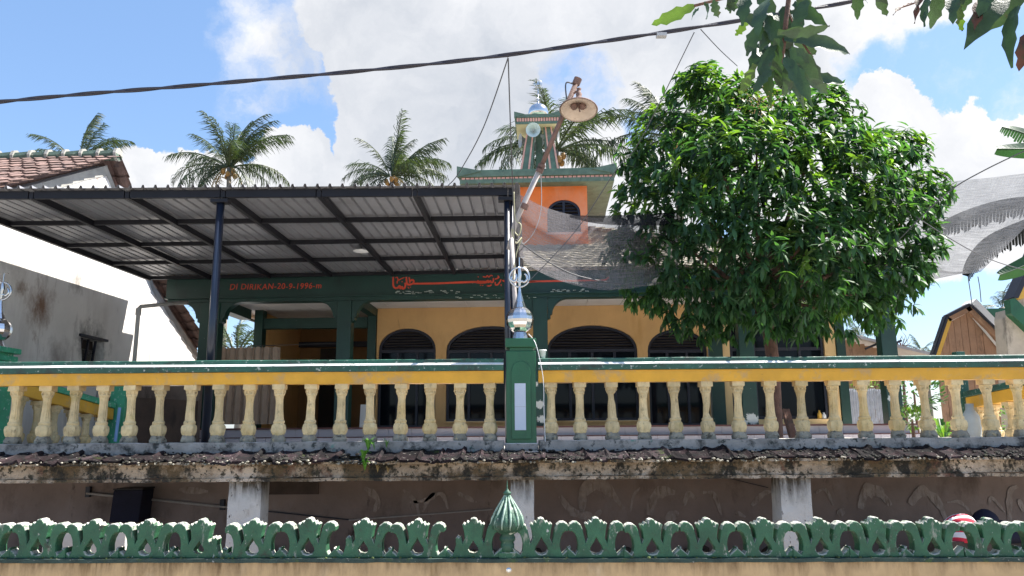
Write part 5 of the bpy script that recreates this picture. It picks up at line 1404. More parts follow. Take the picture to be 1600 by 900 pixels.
# drain pipe by the mosque corner
pp = thing('drain_pipe', 'grey bent drain pipe standing between the white house and the mosque', 'pipe', at(213, 690, 11.4))
p1 = at(292, 472, 12.4); p2 = at(217, 479, 11.4); p3 = Vector((p2.x, p2.y, floor_z))
MB().tube([p1, p2 + Vector((.03, 0, .0)), p2 - Vector((0, 0, .03)), p3], .03, 10).build('pipe', 'pipe_pvc', pp, smooth=True)
MB().lathe([(.04, -.05), (.04, .05)], 12, p2 - Vector((0, 0, .08))).build('pipe_joint', 'pipe_pvc', pp)

sw = thing('side_wall', 'low dark brown stained wall between the white house and the mosque', 'wall', (at(255, 650, 12.8).x, 12.8, floor_z))
a_ = at(203, 618, 12.8); b__ = at(304, 626, 12.8)
MB().hexa([(a_.x - .4, 12.75, floor_z), (b__.x, 12.75, floor_z), (b__.x, 12.95, floor_z), (a_.x - .4, 12.95, floor_z)], [(a_.x - .4, 12.75, a_.z), (b__.x, 12.75, b__.z), (b__.x, 12.95, b__.z), (a_.x - .4, 12.95, a_.z)]).build('wall_face', mat('dark_brown_wall', (.09, .06, .045), .9, .3, 3, [((.04, .03, .025), .4, 4, .3, .15)], .3), sw)
MB().box(a_.x - .4, b__.x, 12.97, 13.1, floor_z, at(240, 603, 12.97).z).build('wall_back', mat('grey_brown_wall', (.16, .12, .1), .9, .3, 3, [((.06, .045, .04), .4, 4, .3, .15)], .3), sw)
# ================================================================ LAMP POLE, WIRES
PY = 8.45
lpn = thing('lamp_pole', 'long leaning rusty pipe pole with wide enamel lamp shade in front of tower', 'street lamp', at(806, 690, PY))
q0 = at(812, 660, PY); q1 = at(805, 478, PY); q2 = at(799, 372, PY); q3 = at(902, 126, PY - .25)
MB().tube([Vector((q0.x, q0.y, floor_z)), q1, q2], .026, 10).build('pole_foot', 'greypipe', lpn, smooth=True)
MB().tube([at(795, 390, PY + .05), at(806, 345, PY + .02), q2.lerp(q3, .45)], .03, 10).build('pole_lower', 'greypipe', lpn, smooth=True)
MB().tube([q2.lerp(q3, .42), q3], [.026, .031], 10).build('pole_upper', 'rust', lpn, smooth=True)
MB().tube([q3 - (q3 - q2).normalized() * .05, q3 + (q3 - q2).normalized() * .03], .046, 10).build('pole_cap', 'rust', lpn)
for t in (.2, .43, .45):
    pt = q2.lerp(q3, t); dd = (q3 - q2).normalized()
    MB().tube([pt - dd * .03, pt + dd * .03], .043, 10).build('pole_clamp', 'rust', lpn)
sc_c = at(904, 172, PY - .35)
sr = 30 / F * PY
axis = Vector((.06, .25, 1)).normalized()
MB().lathe([(sr, 0), (sr * .97, .018), (sr * .6, .06), (sr * .22, .085), (sr * .2, .07), (sr * .58, .045), (sr * .95, .004)], 40, sc_c, axis, cap=False).build('lamp_shade', 'enamel', lpn, smooth=True)
MB().lathe([(sr * 1.01, -.006), (sr * 1.03, .004), (sr * 1.0, .014), (sr * .97, .004)], 40, sc_c, axis, cap=False).build('shade_rim', 'rust', lpn, smooth=True)
nk = sc_c + axis * .08
MB().lathe([(.05, 0), (.055, .04), (.035, .07), (.03, .12), (.036, .14), (.02, .17), (.018, .2), (.028, .215), (.0, .235)], 14, nk, axis).build('lamp_neck', 'rust', lpn, smooth=True)
for dx in (-.05, .045):
    MB().lathe([(.0, -.035), (.03, -.03), (.042, 0), (.03, .03), (.02, .04)], 12, sc_c + Vector((dx, 0, .045)), axis).build('lamp_bulb', 'rust', lpn, smooth=True)
MB().tube([sc_c + Vector((0, -.02, .03)), sc_c + Vector((.008, -.06, -.045))], .008, 6).build('lamp_stem', 'rust', lpn)
MB().tube(smooth_path([q3 + Vector((-.03, 0, -.05)), q3 + Vector((-.13, 0, -.03)), q3 + Vector((-.12, 0, -.25)), q3 + Vector((-.07, 0, -.32))], 5), .009, 6).build('lamp_cable', 'wire', lpn)
MB().tube([nk + axis * .2, q3 - (q3 - q2).normalized() * .18], .012, 6).build('lamp_arm', 'rust', lpn)

def sagging(name, label, pts, r, m, k=8):
    P = smooth_path(pts, k)
    return tag(MB().tube(P, r, 6).build(name, m, smooth=True), label, 'wire' if r < .01 else 'cable')
CY = 6.5
cpts = [at(x, y, CY) for x, y in ((-80, 167), (0, 159), (130, 147), (260, 137), (400, 125), (550, 112), (700, 97), (850, 78), (1000, 56), (1150, 33), (1300, 8), (1420, -16))]
cb_ = thing('power_cable', 'thick twisted black cable sagging across the sky above the canopy', 'cable', cpts[5])
Pc = smooth_path(cpts, 10)
for ph in (0, PI):
    Q = []
    for i, p in enumerate(Pc):
        a = i * .55 + ph
        Q.append(p + Vector((0, math.cos(a) * .008, math.sin(a) * .008)))
    MB().tube(Q, .0125, 7).build('cable_strand', 'cable', cb_, smooth=True)
c = at(1034, 53, CY - .02)
MB().box(c.x - .045, c.x + .045, CY - .03, CY + .03, c.z - .02, c.z + .012).build('cable_clip', 'horn_grey', cb_)
sagging('wire', 'thin wire running from the black cable down left to the canopy edge', [at(794, 90, 6.55), at(755, 200, 7.4), at(717, 270, 8.3), at(700, 290, 8.6)], .006, 'wire')
sagging('wire', 'thin straight wire hanging from the black cable down to the leaning pole', [at(794, 88, 6.55), at(797, 180, 7.2), at(801, 290, 8.0), at(806, 420, 8.4)], .006, 'wire')
sagging('wire', 'thin wire crossing in front of the tower from the mango tree to the steel finial', [at(1085, 50, 6.6), at(1000, 220, 7.6), at(965, 262, 7.9), at(900, 360, 8.2), at(826, 440, 8.2)], .005, 'wire')
sagging('wire', 'thin wire slanting from the black cable into the top of the mango tree', [at(1095, 46, 6.5), at(1125, 78, 7.2), at(1152, 103, 8.2)], .005, 'wire')
sagging('wire', 'thin dark wire sagging along the shade net into the tree', [at(806, 374, 8.5), at(850, 405, 8.8), at(900, 430, 9), at(965, 443, 9.2), at(1010, 446, 9.4)], .007, 'wire')
sagging('wire', 'loose cord hanging in a loop before the tower window', [at(845, 270, 14), at(846, 320, 12), at(838, 355, 10), at(820, 380, 8.7), at(806, 378, 8.5)], .006, 'wire')
sagging('wire', 'pale yellow wire coiled around the foot of the leaning pole', [at(803, 300, 8.4), at(805, 340, 8.4), at(814, 352, 8.35), at(810, 368, 8.35), at(800, 358, 8.4), at(806, 380, 8.35), at(815, 372, 8.4), at(806, 400, 8.4), at(802, 440, 8.4)], .007, 'wire_yellow')
sagging('wire', 'thin wire rising right from the mango tree over the grey net', [at(1380, 400, 9.3), at(1470, 310, 8.8), at(1540, 265, 8.4), at(1680, 200, 7.8)], .007, 'wire')
sagging('wire', 'thin wire crossing the grey net down to the far right roof', [at(1330, 270, 9.0), at(1480, 370, 9.5), at(1560, 410, 10), at(1640, 430, 11)], .006, 'wire')
sagging('wire', 'left one of two strings hanging above the brown hut', [at(1513, 436, 9.2), at(1516, 455, 9.2), at(1519, 478, 9.2)], .005, 'wire')
sagging('wire', 'right one of two strings hanging above the brown hut', [at(1528, 432, 9.2), at(1531, 450, 9.2), at(1533, 472, 9.2)], .005, 'wire')

# ================================================================ SHADE NETS
def net(name, label, top, bot, ydep, m, nu=40, nv=16, sagf=.0, extra=None):
    T_ = smooth_path([Vector((a, b, 0)) for a, b in top], 8); B_2 = smooth_path([Vector((a, b, 0)) for a, b in bot], 8)
    def samp(L_, s):
        f = s * (len(L_) - 1); i = min(int(f), len(L_) - 2); return L_[i].lerp(L_[i + 1], f - i)
    P = []; uv = []
    for i in range(nu + 1):
        s = i / nu; a = samp(T_, s); b = samp(B_2, s); row = []
        for j_ in range(nv + 1):
            t = j_ / nv; q = a.lerp(b, t)
            y = ydep(s, t) + .05 * mnoise.noise(Vector((s * 5, t * 4, 1))) 
            row.append(at(q.x, q.y, y)); uv.append((s * 3, t * 1.6))
        P.append(row)
    mb = MB().grid(P)
    o = mb.build(name, m, smooth=True)
    me = o.data; ul = me.uv_layers.new(name='UVMap')
    for lp_ in me.loops: ul.data[lp_.index].uv = uv[lp_.vertex_index]
    tag(o, label, 'net'); return o
net('shade_net', 'lilac grey shade net sagging between the leaning pole and the tree', [(803, 299), (820, 308), (850, 323), (900, 337), (960, 342), (1060, 345)], [(812, 400), (830, 417), (870, 437), (915, 449), (960, 453), (1060, 440)], lambda s, t: 8.65 + .9 * s + .25 * math.sin(PI * t), 'net_a')
net('folded_net', 'dark folded edge of shade net running into the tree above the mosque roof', [(890, 336), (930, 337), (975, 336), (1060, 332)], [(890, 340), (930, 349), (975, 352), (1060, 352)], lambda s, t: 8.9 + .6 * s, 'net_dark', 20, 4)
net('shade_net', 'large grey shade net stretched between the tree and the right edge', [(1400, 292), (1500, 282), (1560, 276), (1700, 258)], [(1395, 432), (1440, 425), (1500, 428), (1532, 425)], lambda s, t: 10.9 - .5 * s + .5 * t, 'net_b')
net('folded_net', 'lilac loose flap of net hanging at the lower end of the grey net', [(1415, 408), (1440, 412), (1480, 424), (1512, 424)], [(1400, 470), (1425, 450), (1455, 438), (1500, 428)], lambda s, t: 10.4, 'net_a', 20, 6)

# ================================================================ PALMS
def frond_mesh(seed, L_=1.0, droop=.5, wind=.35, dense=46, name='frond', m='frond'):
    rnd = random.Random(seed); mb = MB()
    pts = []
    n = 12; ang = R(30); p = Vector((0, 0, 0))
    for i in range(n + 1):
        t = i / n
        pts.append(p.copy())
        a = ang - droop * 2.3 * t ** 1.4
        p = p + Vector((math.cos(a), 0, math.sin(a))) * (L_ / n)
    mb.tube(pts, [.012 * L_ * (1 - .85 * i / n) + .002 for i in range(n + 1)], 5)
    for k in range(dense):
        if rnd.random() < .08: continue
        t = .12 + .88 * k / dense; f = t * n; i = min(int(f), n - 1); q = pts[i].lerp(pts[i + 1], f - i); tan = (pts[i + 1] - pts[i]).normalized()
        ll = L_ * .31 * math.sin(PI * (.16 + .72 * t)) * rnd.uniform(.55, 1.15)
        for sd in (-1, 1):
            out_ = Vector((0, sd, 0)); d1 = (out_ * rnd.uniform(.35, .8) + tan * .7 + Vector((0, wind * .3, -.45 * rnd.random()))).normalized()
            d2 = (d1 * .45 + Vector((0, wind * .5, -1.1)) + tan * rnd.uniform(-.1, .5)).normalized()
            mid = q + d1 * ll * .5; tip = mid + d2 * ll * .6
            w_ = tan * (.0065 * L_)
            mb.add([q - w_, q + w_, mid + w_ * 1.1, mid - w_ * 1.1, tip], [(0, 1, 2, 3), (3, 2, 4)])
    return mb.mesh(name, M[m])
FM = [frond_mesh(1, 1, .3), frond_mesh(2, 1, .45), frond_mesh(3, 1, .6), frond_mesh(4, 1, .8)]
FM2 = [frond_mesh(11, 1, .42, .8, 40), frond_mesh(12, 1, .6, .8, 52), frond_mesh(13, 1, .75, .6, 42), frond_mesh(14, 1, 1.0, .6, 44)]
FD = frond_mesh(9, 1, 1.0, .2, 24, 'frond', 'frond_dry')
def palm(label, px, py, y, L_, seed, angles, group='coconut palms behind the buildings', name='coconut_palm', nuts=True, trunk_px=None):
    """angles: list of (azimuth deg in picture plane-ish [0=right, 180=left, 90=away], elevation deg, mesh)"""
    c = at(px, py, y); base = Vector((at(trunk_px or px, py, y).x, y, 0))
    t = thing(name, label, 'palm tree', base, group)
    n = 8
    tr = [base.lerp(c, i / n) + Vector((.25 * math.sin(PI * i / n), 0, 0)) for i in range(n + 1)]
    MB().tube(tr, [.22 - .1 * i / n for i in range(n + 1)], 9).build('trunk', 'palmtrunk', t, smooth=True)
    rnd = random.Random(seed)
    for (az, el, mi) in angles:
        a = R(az + rnd.uniform(-16, 16)); e = R(el - 30 + rnd.uniform(-12, 12))
        wb2 = .55 if math.cos(a) < .3 else 0
        if rnd.random() < wb2 and el > 25: a = R(az - 60 + rnd.uniform(-20, 20))
        rot = Matrix.Rotation(a, 3, 'Z') @ Matrix.Rotation(-e, 3, 'Y') @ Matrix.Rotation(R(rnd.uniform(-18, 18)), 3, 'X')
        share('frond', FD if mi == 9 else (FM if rnd.random() < .5 else FM2)[mi], t, c + Vector((math.cos(a), math.sin(a), .3)) * .12, rot, L_ * rnd.uniform(.72, 1.12))
    if nuts:
        for k in range(7):
            a = k * .9 + seed; p = c + Vector((math.cos(a) * .32, math.sin(a) * .32, -.25 - .2 * (k % 2)))
            MB().lathe([(0, -.16), (.09, -.12), (.13, 0), (.09, .12), (0, .16)], 9, p).build('coconut', 'coconut', t, smooth=True)
full = [(0, 20, 2), (25, 5, 2), (50, 35, 1), (75, 60, 0), (100, 75, 0), (130, 55, 1), (155, 30, 2), (180, 10, 2), (205, 0, 3), (235, 35, 1), (260, 65, 0), (285, 50, 1), (310, 30, 2), (335, -10, 3), (200, -25, 3), (340, 45, 1), (70, 85, 0), (290, 80, 0), (20, 62, 0), (165, 62, 0)]
palm('tall coconut palm rising above the canopy left of the round cloud', 358, 262, 40, 3.45, 4, full + full[3:8] + full[14:] + [(350, -30, 9), (190, -45, 9), (215, -55, 9)])
palm('coconut palm behind the tiled roof of the white house', 122, 258, 44, 3.5, 8, [(0, 45, 1), (20, 60, 0), (0, 70, 0), (150, 60, 1), (178, 45, 1), (60, 80, 0), (335, 30, 2), (10, 10, 3), (200, 20, 3), (90, 60, 1), (270, 60, 1), (10, 85, 0)])
palm('coconut palm showing its crown above the middle of the canopy', 612, 276, 42, 3.6, 12, full + full[2:8] + full[14:] + [(330, -40, 9)])
palm('large coconut palm with brown nuts directly behind the tower', 868, 236, 30, 3.6, 15, full + [(0, -10, 3), (350, 10, 2), (178, 12, 2), (185, -30, 3), (15, 30, 1)])
palm('coconut palm half hidden behind the mango tree top', 1050, 215, 30, 3.0, 21, [(150, 60, 0), (170, 35, 1), (185, 10, 2), (120, 75, 0), (200, 50, 1), (230, 40, 1), (180, -20, 3), (60, 70, 0), (0, 60, 0), (100, 85, 0), (172, 80, 0)])
palm('tiny far palm above the brown shed roof', 1345, 524, 60, 1.5, 33, full[:12], nuts=False)
palm('tiny far palm left of the brown hut', 1440, 548, 62, 1.6, 37, full[:12], nuts=False)
palm('low palm seen under the mosque eave above the curtain', 370, 552, 26, 2.4, 41, full[:14], nuts=False)
palm('palm crown peeking behind the green beam at far right', 1566, 480, 30, 1.3, 43, full[:8], nuts=False)
# bare little tree
bt = thing('bare_tree', 'tiny bare twigged tree in the gap right of the shed roof', 'tree', at(1405, 556, 40))
p = at(1405, 560, 40); tp = at(1407, 536, 40)
MB().tube([Vector((p.x, p.y, 0)), tp], [.12, .04], 6).build('trunk', 'bark', bt)
mb = MB()
for k in range(14):
    a = k * 2.4; e = tp + Vector((math.cos(a) * .4, math.sin(a) * .3, random.uniform(-.2, .4))); mb.tube([tp - Vector((0, 0, .3)), e], [.03, .01], 5)
    mb.tube([e, e + Vector((random.uniform(-.2, .2), 0, .25))], [.015, .006], 4)
mb.build('twigs', 'bark', bt)

# ================================================================ BANANA LEAVES (right)
def banana(label, pts, wpx, y, m='banana', fringe=True, name='banana_leaf'):
    P = smooth_path([at(a, b, y) for a, b in pts], 9 if fringe else 8); n = len(P)
    t = thing(name, label, 'banana leaf', P[0])
    top = []; bot = []
    mb = MB(); w0 = wpx / F * y / 2
    for i, p in enumerate(P):
        d = (P[min(i + 1, n - 1)] - P[max(i - 1, 0)]).normalized(); s = Vector((-d.z, .25, d.x)).normalized(); k = i / (n - 1)
        w_ = w0 * math.sin(PI * (.06 + .88 * k)) ** .6
        bot.append(p + s * w_ + Vector((0, .08, -.02))); top.append(p - s * w_ + Vector((0, .06, 0)))
    for i in range(n - 1):
        g = .8 if fringe else 1.0
        mb.add([P[i], P[i + 1], P[i].lerp(top[i], 1).lerp(P[i + 1], 0), P[i + 1].lerp(top[i + 1], 1)], [(0, 1, 3, 2)])
        j0 = random.uniform(.72, 1.25) if fringe else 1; j1 = random.uniform(.72, 1.25) if fringe else 1
        mb.add([P[i], P[i + 1], P[i].lerp(bot[i], j0), P[i].lerp(P[i + 1], g).lerp(bot[i].lerp(bot[i + 1], g), j1)], [(0, 1, 3, 2)])
    mb.build('blade', m, t)
    MB().tube(P, [.018 * (1 - .7 * i / n) for i in range(n)], 6).build('midrib', m, t)
    return t
banana('upper ragged dark banana leaf lying across the grey net', [(1700, 320), (1640, 318), (1590, 322), (1540, 333), (1490, 350), (1450, 370)], 32, 11.6, 'banana_shaded')
banana('lower ragged dark banana leaf hanging over the end of the grey net', [(1700, 330), (1640, 345), (1590, 365), (1550, 385), (1525, 410), (1512, 432)], 36, 11.3, 'banana_shaded')
banana('broad green banana leaf at the right edge under the clouds', [(1720, 225), (1660, 228), (1610, 232), (1558, 232)], 26, 12, 'banana', False)
banana('small torn banana leaf above the broad one at the right edge', [(1700, 250), (1640, 225), (1600, 208), (1566, 198)], 22, 13, 'banana')
banana('green banana leaf tip beside the far right roof', [(1680, 380), (1640, 395), (1600, 415), (1562, 430)], 28, 12, 'banana', False)

# ================================================================ RIGHT SIDE BUILDINGS
HY = 14.0
def hh(px, py, y=HY): p = at(px, py, y); return (p.x, p.z)
hut = thing('brown_hut', 'small hut with weathered brown board gable and yellow trim at right', 'hut', (at(1520, 600, HY).x, HY, 1.2))
G = [hh(1455, 556), hh(1475, 496), hh(1510, 478), hh(1592, 556)]
Gb = [(G[0][0] - .02, floor_z)] + G + [(G[3][0], floor_z)]
I_ = lambda p: p
# individual boards
bx0, bx1 = G[0][0] + .1, G[3][0] - .1
def gz(x):
    for a, b in zip(G[:-1], G[1:]):
        if a[0] <= x <= b[0]: return a[1] + (b[1] - a[1]) * (x - a[0]) / (b[0] - a[0])
    return G[0][1]
nbd = 11
for i in range(nbd):
    a = bx0 + (bx1 - bx0) * i / nbd + .004; b = bx0 + (bx1 - bx0) * (i + 1) / nbd - .004
    dv = random.uniform(0, .012)
    zz_a = max(gz(a) - .1, floor_z + .3); zz_b = max(gz(b) - .1, floor_z + .3)
    MB().hexa([(a, HY + dv, floor_z), (b, HY + dv, floor_z), (b, HY + .03 + dv, floor_z), (a, HY + .03 + dv, floor_z)], [(a, HY + dv, zz_a), (b, HY + dv, zz_b), (b, HY + .03 + dv, zz_b), (a, HY + .03 + dv, zz_a)]).build('board', 'board', hut)
def edge(a, b, w, d0, d1, name, m, off=0):
    a = Vector((a[0], 0, a[1])); b = Vector((b[0], 0, b[1])); d = (b - a).normalized(); n_ = Vector((-d.z, 0, d.x))
    if n_.z < 0: n_ = -n_
    q = [a + n_ * off, b + n_ * off, b + n_ * (off + w), a + n_ * (off + w)]
    return MB().hexa([p + Vector((0, d0, 0)) for p in q], [p + Vector((0, d1, 0)) for p in q]).build(name, m, hut)
for k in range(3):
    edge(G[k], G[k + 1], .035, HY - .12, HY + .0, 'roof_panel', 'wood_dark' if k < 2 else 'white', 0.0)
    edge(G[k], G[k + 1], .04, HY - .14, HY - .122, 'fascia', 'wood_dark', -.015)
    edge(G[k], G[k + 1], .09, HY - .1, HY - .02, 'soffit_trim', 'trim_yellow' if k < 1 else 'board', -.1)
edge(hh(1512, 476, HY), hh(1569, 536, HY), .11, HY - .1, HY + .25, 'roof_sheet', 'white', .037)
edge(hh(1478, 506), hh(1506, 491), .04, HY - .03, HY - .012, 'white_batten', 'white', 0)
edge(hh(1516, 494), hh(1561, 548), .04, HY - .03, HY - .012, 'white_batten', 'white', 0)
# sheet at foot: lighter triangular board seen between balusters
far = thing('gate_house', 'tall stained gate building with green band and yellow gable trim at far right', 'building', (at(1600, 600, 12.5).x, 12.5, 1.2))
GY = 12.6
def fb(pts, d0, d1, name, m):
    curve_solid([[hh(a, b, GY) for a, b in pts][::-1]], GY + d0, GY + d1, I_).build(name, m, far)
fb([(1571, 497), (1573, 484), (1690, 600), (1690, 760), (1590, 760)], 0, .3, 'gable_wall', 'stainedwall')
fb([(1590, 470), (1640, 350), (1720, 350), (1720, 560)], .1, .3, 'upper_wall', 'stainedwall')
fb([(1569, 470), (1577, 468), (1690, 580), (1690, 604), (1571, 492)], -.15, .0, 'green_band', 'post_green')
fb([(1583, 468), (1594, 468), (1668, 310), (1658, 306)], -.08, .09, 'yellow_trim', 'trim_yellow')
fb([(1574, 467), (1582, 468), (1657, 306), (1648, 302)], -.16, .12, 'verge_board', 'wood_dark')
rr_ = thing('green_ledge', 'short green concrete ledge on a mildewed wall behind the brown hut', 'wall', (at(1555, 600, 16).x, 16, 1.2))
a = at(1534, 482, 16); b = at(1578, 496, 16)
MB().box(a.x, b.x + .8, 16, 16.3, b.z, a.z).build('ledge', 'post_green', rr_)
MB().box(a.x + .15, b.x + .8, 16.02, 16.2, b.z - .1, b.z - .003).build('ledge_step', 'mint', rr_)
MB().box(a.x + .1, b.x + .8, 16.05, 16.3, floor_z, b.z - .103).build('stained_wall', 'stainedwall', rr_)
# brown shed roof and wall, right of the mosque
SY = 19
shd = thing('brown_shed', 'reddish brown shed with sloping roof behind the right end of the mosque', 'shed', (at(1360, 600, SY).x, SY, 1.0))
a = at(1312, 527, SY); b = at(1460, 562, SY)
MB().hexa([(a.x - 1, SY - .4, a.z + .25), (b.x, SY - .4, b.z), (b.x, SY + 2, b.z + .25), (a.x - 1, SY + 2, a.z + .5)], [(a.x - 1, SY - .4, a.z + .32), (b.x, SY - .4, b.z + .07), (b.x, SY + 2, b.z + .32), (a.x - 1, SY + 2, a.z + .57)]).build('roof', 'greypipe', shd)
for i in range(12):
    xa = a.x - 1 + (b.x - a.x) * i / 12 * 1.05; xb_ = xa + (b.x - a.x) / 12 * 1.03
    MB().box(xa, xb_, SY, SY + .03 + .004 * (i % 3), floor_z, b.z + (a.z - b.z) * max(0, 1 - (xb_ - a.x) / (b.x - a.x)) - .02).build('board', 'board', shd)
for px in (1352, 1378): 
    q = at(px, 545, SY - .2); MB().bar(q, q + Vector((.5, 0, .2)), .05, .05).build('rafter_end', 'wood_dark', shd)
# zinc sheets fence seen between balusters
zf = thing('zinc_fence', 'grey blue corrugated zinc fence beyond the right end of the verandah', 'fence', (at(1358, 640, 17).x, 17, floor_z))
a = at(1324, 607, 17); b = at(1386, 690, 17)
for i in range(5):
    xa = a.x + (b.x - a.x) * i / 5; xb_ = a.x + (b.x - a.x) * (i + 1) / 5; P = []
    P = [[(xa + (xb_ - xa) * j_ / 12, 17 + .015 * math.sin(j_ * PI / 2) + .004 * (i % 2), z_) for j_ in range(13)] for z_ in (floor_z, a.z + random.uniform(-.03, .03))]
    MB().grid(P).build('zinc_sheet', 'zincfence', zf)
# greenery on terrace right
def bush(name, label, px, py, y, r, n, m='leaf_new', L_=.1, cat='plant', flat=.7, z0=None):
    c = at(px, py, y); t = thing(name, label, cat, Vector((c.x, c.y, floor_z if z0 is None else z0)))
    rnd = random.Random(int(px)); mb = MB()
    for i in range(n):
        d = Vector((rnd.gauss(0, 1), rnd.gauss(0, 1), rnd.gauss(0, 1))).normalized() * r * rnd.uniform(.3, 1) ** .5; d.z *= flat
        p = c + d; o_ = (d.normalized() + Vector((rnd.uniform(-.6, .6), rnd.uniform(-.6, .6), rnd.uniform(-.2, .8)))).normalized() * L_ * rnd.uniform(.6, 1.2)
        s = o_.cross(Vector((rnd.uniform(-1, 1), rnd.uniform(-1, 1), 1))).normalized() * L_ * .2
        mb.add([p, p + o_ * .5 + s, p + o_ * .5 - s, p + o_], [(0, 1, 3, 2)])
    mb.build('foliage', m, t)
    MB().tube([Vector((c.x, c.y, floor_z if z0 is None else z0)), c], [.03, .015], 6).build('stem', 'bark', t)
bush('shrub', 'pale leafy shrub seen between balusters right of the mosque', 1425, 655, 11.2, .22, 260, L_=.09)
bush('bush', 'bright green bush above the grey zinc fence', 1368, 602, 18, .5, 260, L_=.16)
bush('shrub', 'dark grey green shrub behind the balusters near the right end', 1428, 612, 13.5, .5, 420, m='leaf', L_=.12)
bush('shrub', 'small yellow green shrub behind the far right side balustrade', 1580, 650, 11.5, .4, 260, L_=.1)
pp = at(1475, 690, 9.2)
pt = thing('potted_plant', 'bright lime rosette plant growing behind a baluster at right', 'plant', (pp.x, 9.2, floor_z))
MB().lathe([(.06, 0), (.09, .08), (.1, .085), (.08, .07), (0, .07)], 14, (pp.x, 9.2, floor_z)).build('pot', 'clay', pt)
for k in range(26):
    a = k * 2.4; e = .12 + .045 * (k % 5); L_ = .22; c = Vector((pp.x, 9.2, floor_z + .08)); d = Vector((math.cos(a), math.sin(a), 0)); s = Vector((-math.sin(a), math.cos(a), 0)) * .022
    m_ = c + d * L_ * .45 + Vector((0, 0, e * .9)); tp = c + d * L_ + Vector((0, 0, e * .7))
    MB().add([c, m_ + s, m_ - s, tp, m_ - Vector((0, 0, .012))], [(0, 1, 4), (0, 4, 2), (1, 3, 4), (4, 3, 2)]).build('leaf', 'leaf_new' if k % 3 else 'leaf', pt)

# ================================================================ MANGO TREE
def leaf_verts(L_, w, fold=.25, curl=.25, n=4):
    vs = []; 
    for i in range(n + 1):
        t = i / n; x = L_ * t; z = -curl * L_ * t * t
        ww = w * math.sin(PI * min(1, .08 + t * .92)) ** .8 * (1 if t < 1 else .05)
        vs += [(x, -ww, z + fold * ww), (x, 0, z), (x, ww, z + fold * ww)]
    fs = []
    for i in range(n):
        o = 3 * i; fs += [(o, o + 3, o + 4, o + 1), (o + 1, o + 4, o + 5, o + 2)]
    return vs, fs
LVv, LVf = leaf_verts(1, .15, .25, .3, 3)
LVv = np.array(LVv)
rng = random.Random(17)
lumps = [(1105, 170, 10.2, .6), (1180, 205, 9.9, .75), (1265, 215, 10.1, .75), (1060, 250, 10.3, .75), (1150, 290, 9.5, 1.0), (1290, 300, 9.7, .95), (1370, 270, 10.2, .7), (1030, 340, 10.1, .7), (1110, 400, 9.6, .9), (1230, 400, 9.3, 1.0),
         (1350, 380, 9.8, .85), (1405, 330, 10.1, .6), (1020, 420, 10.0, .55), (1080, 460, 9.9, .6), (1180, 480, 9.9, .55), (1290, 465, 9.9, .6), (1370, 440, 10.1, .6), (1200, 300, 10.9, 1.2), (1120, 220, 11, .8), (1300, 400, 11, 1.0),
         (1395, 235, 10.2, .35), (1440, 300, 10.1, .35), (1000, 250, 10.4, .3), (985, 400, 10.0, .35), (1098, 132, 10.2, .26), (1290, 165, 10.2, .3), (1425, 385, 10, .35)]
LC = [(at(a, b, y), r) for a, b, y, r in lumps]
tree = thing('mango_tree', 'dense round dark green mango tree standing on the terrace at right', 'tree', Vector((at(1208, 690, 10.2).x, 10.2, floor_z)))
crown_v = []; crown_f = []; new_v = []; new_f = []; singles = []
clusters = []
for c, r in LC:
    n = int(190 * r * r) + 10
    for i in range(n):
        d = Vector((rng.gauss(0, 1), rng.gauss(0, 1) - .25, rng.gauss(0, 1))).normalized()
        p = c + d * r * rng.uniform(.72, 1.04)
        ins = min((p - cc).length / rr for cc, rr in LC)
        if ins < .62: continue
        if p.z < at(1200, 530, 10).z: continue
        clusters.append((p, d))
    for i in range(int(50 * r * r)):
        d = Vector((rng.gauss(0, 1), rng.gauss(0, 1), rng.gauss(0, 1))).normalized()
        clusters.append((c + d * r * rng.uniform(.3, .7), d))
def place_leaf(p, dirn, L_, roll):
    x = dirn.normalized(); z = Vector((0, 0, 1)) - x * x.z
    if z.length < .1: z = Vector((rng.uniform(-1, 1), rng.uniform(-1, 1), 0)); z = z - x * x.dot(z)
    z.normalize(); y = z.cross(x)
    m = Matrix((x, y, z)).transposed() @ Matrix.Rotation(roll, 3, 'X')
    return m
allv = []; allnew = []
for (p, d) in clusters:
    axis_ = (d * .7 + Vector((0, 0, .35))).normalized()
    if p.z < at(1200, 440, 10).z: axis_ = (d * .6 + Vector((0, 0, -.35))).normalized()
    u = axis_.cross(Vector((.3, .2, 1))).normalized(); w_ = axis_.cross(u)
    nl = rng.randint(8, 13)
    young = (p.z > at(1200, 330, 10).z and d.z > .1 and rng.random() < .26) or rng.random() < .02
    for k in range(nl):
        a = 2 * PI * k / nl * 2.6 + rng.uniform(-.3, .3); sp = rng.uniform(.5, 1.5)
        dl = (axis_ * rng.uniform(.1, .8) + (u * math.cos(a) + w_ * math.sin(a)) * sp + Vector((0, 0, -.45 if not young else -.1))).normalized()
        L_ = rng.uniform(.1, .19)
        m = place_leaf(p, dl, L_, rng.uniform(-.5, .5))
        q = p + axis_ * rng.uniform(-.06, .05)
        (allnew if young else allv).append((q, m, L_))
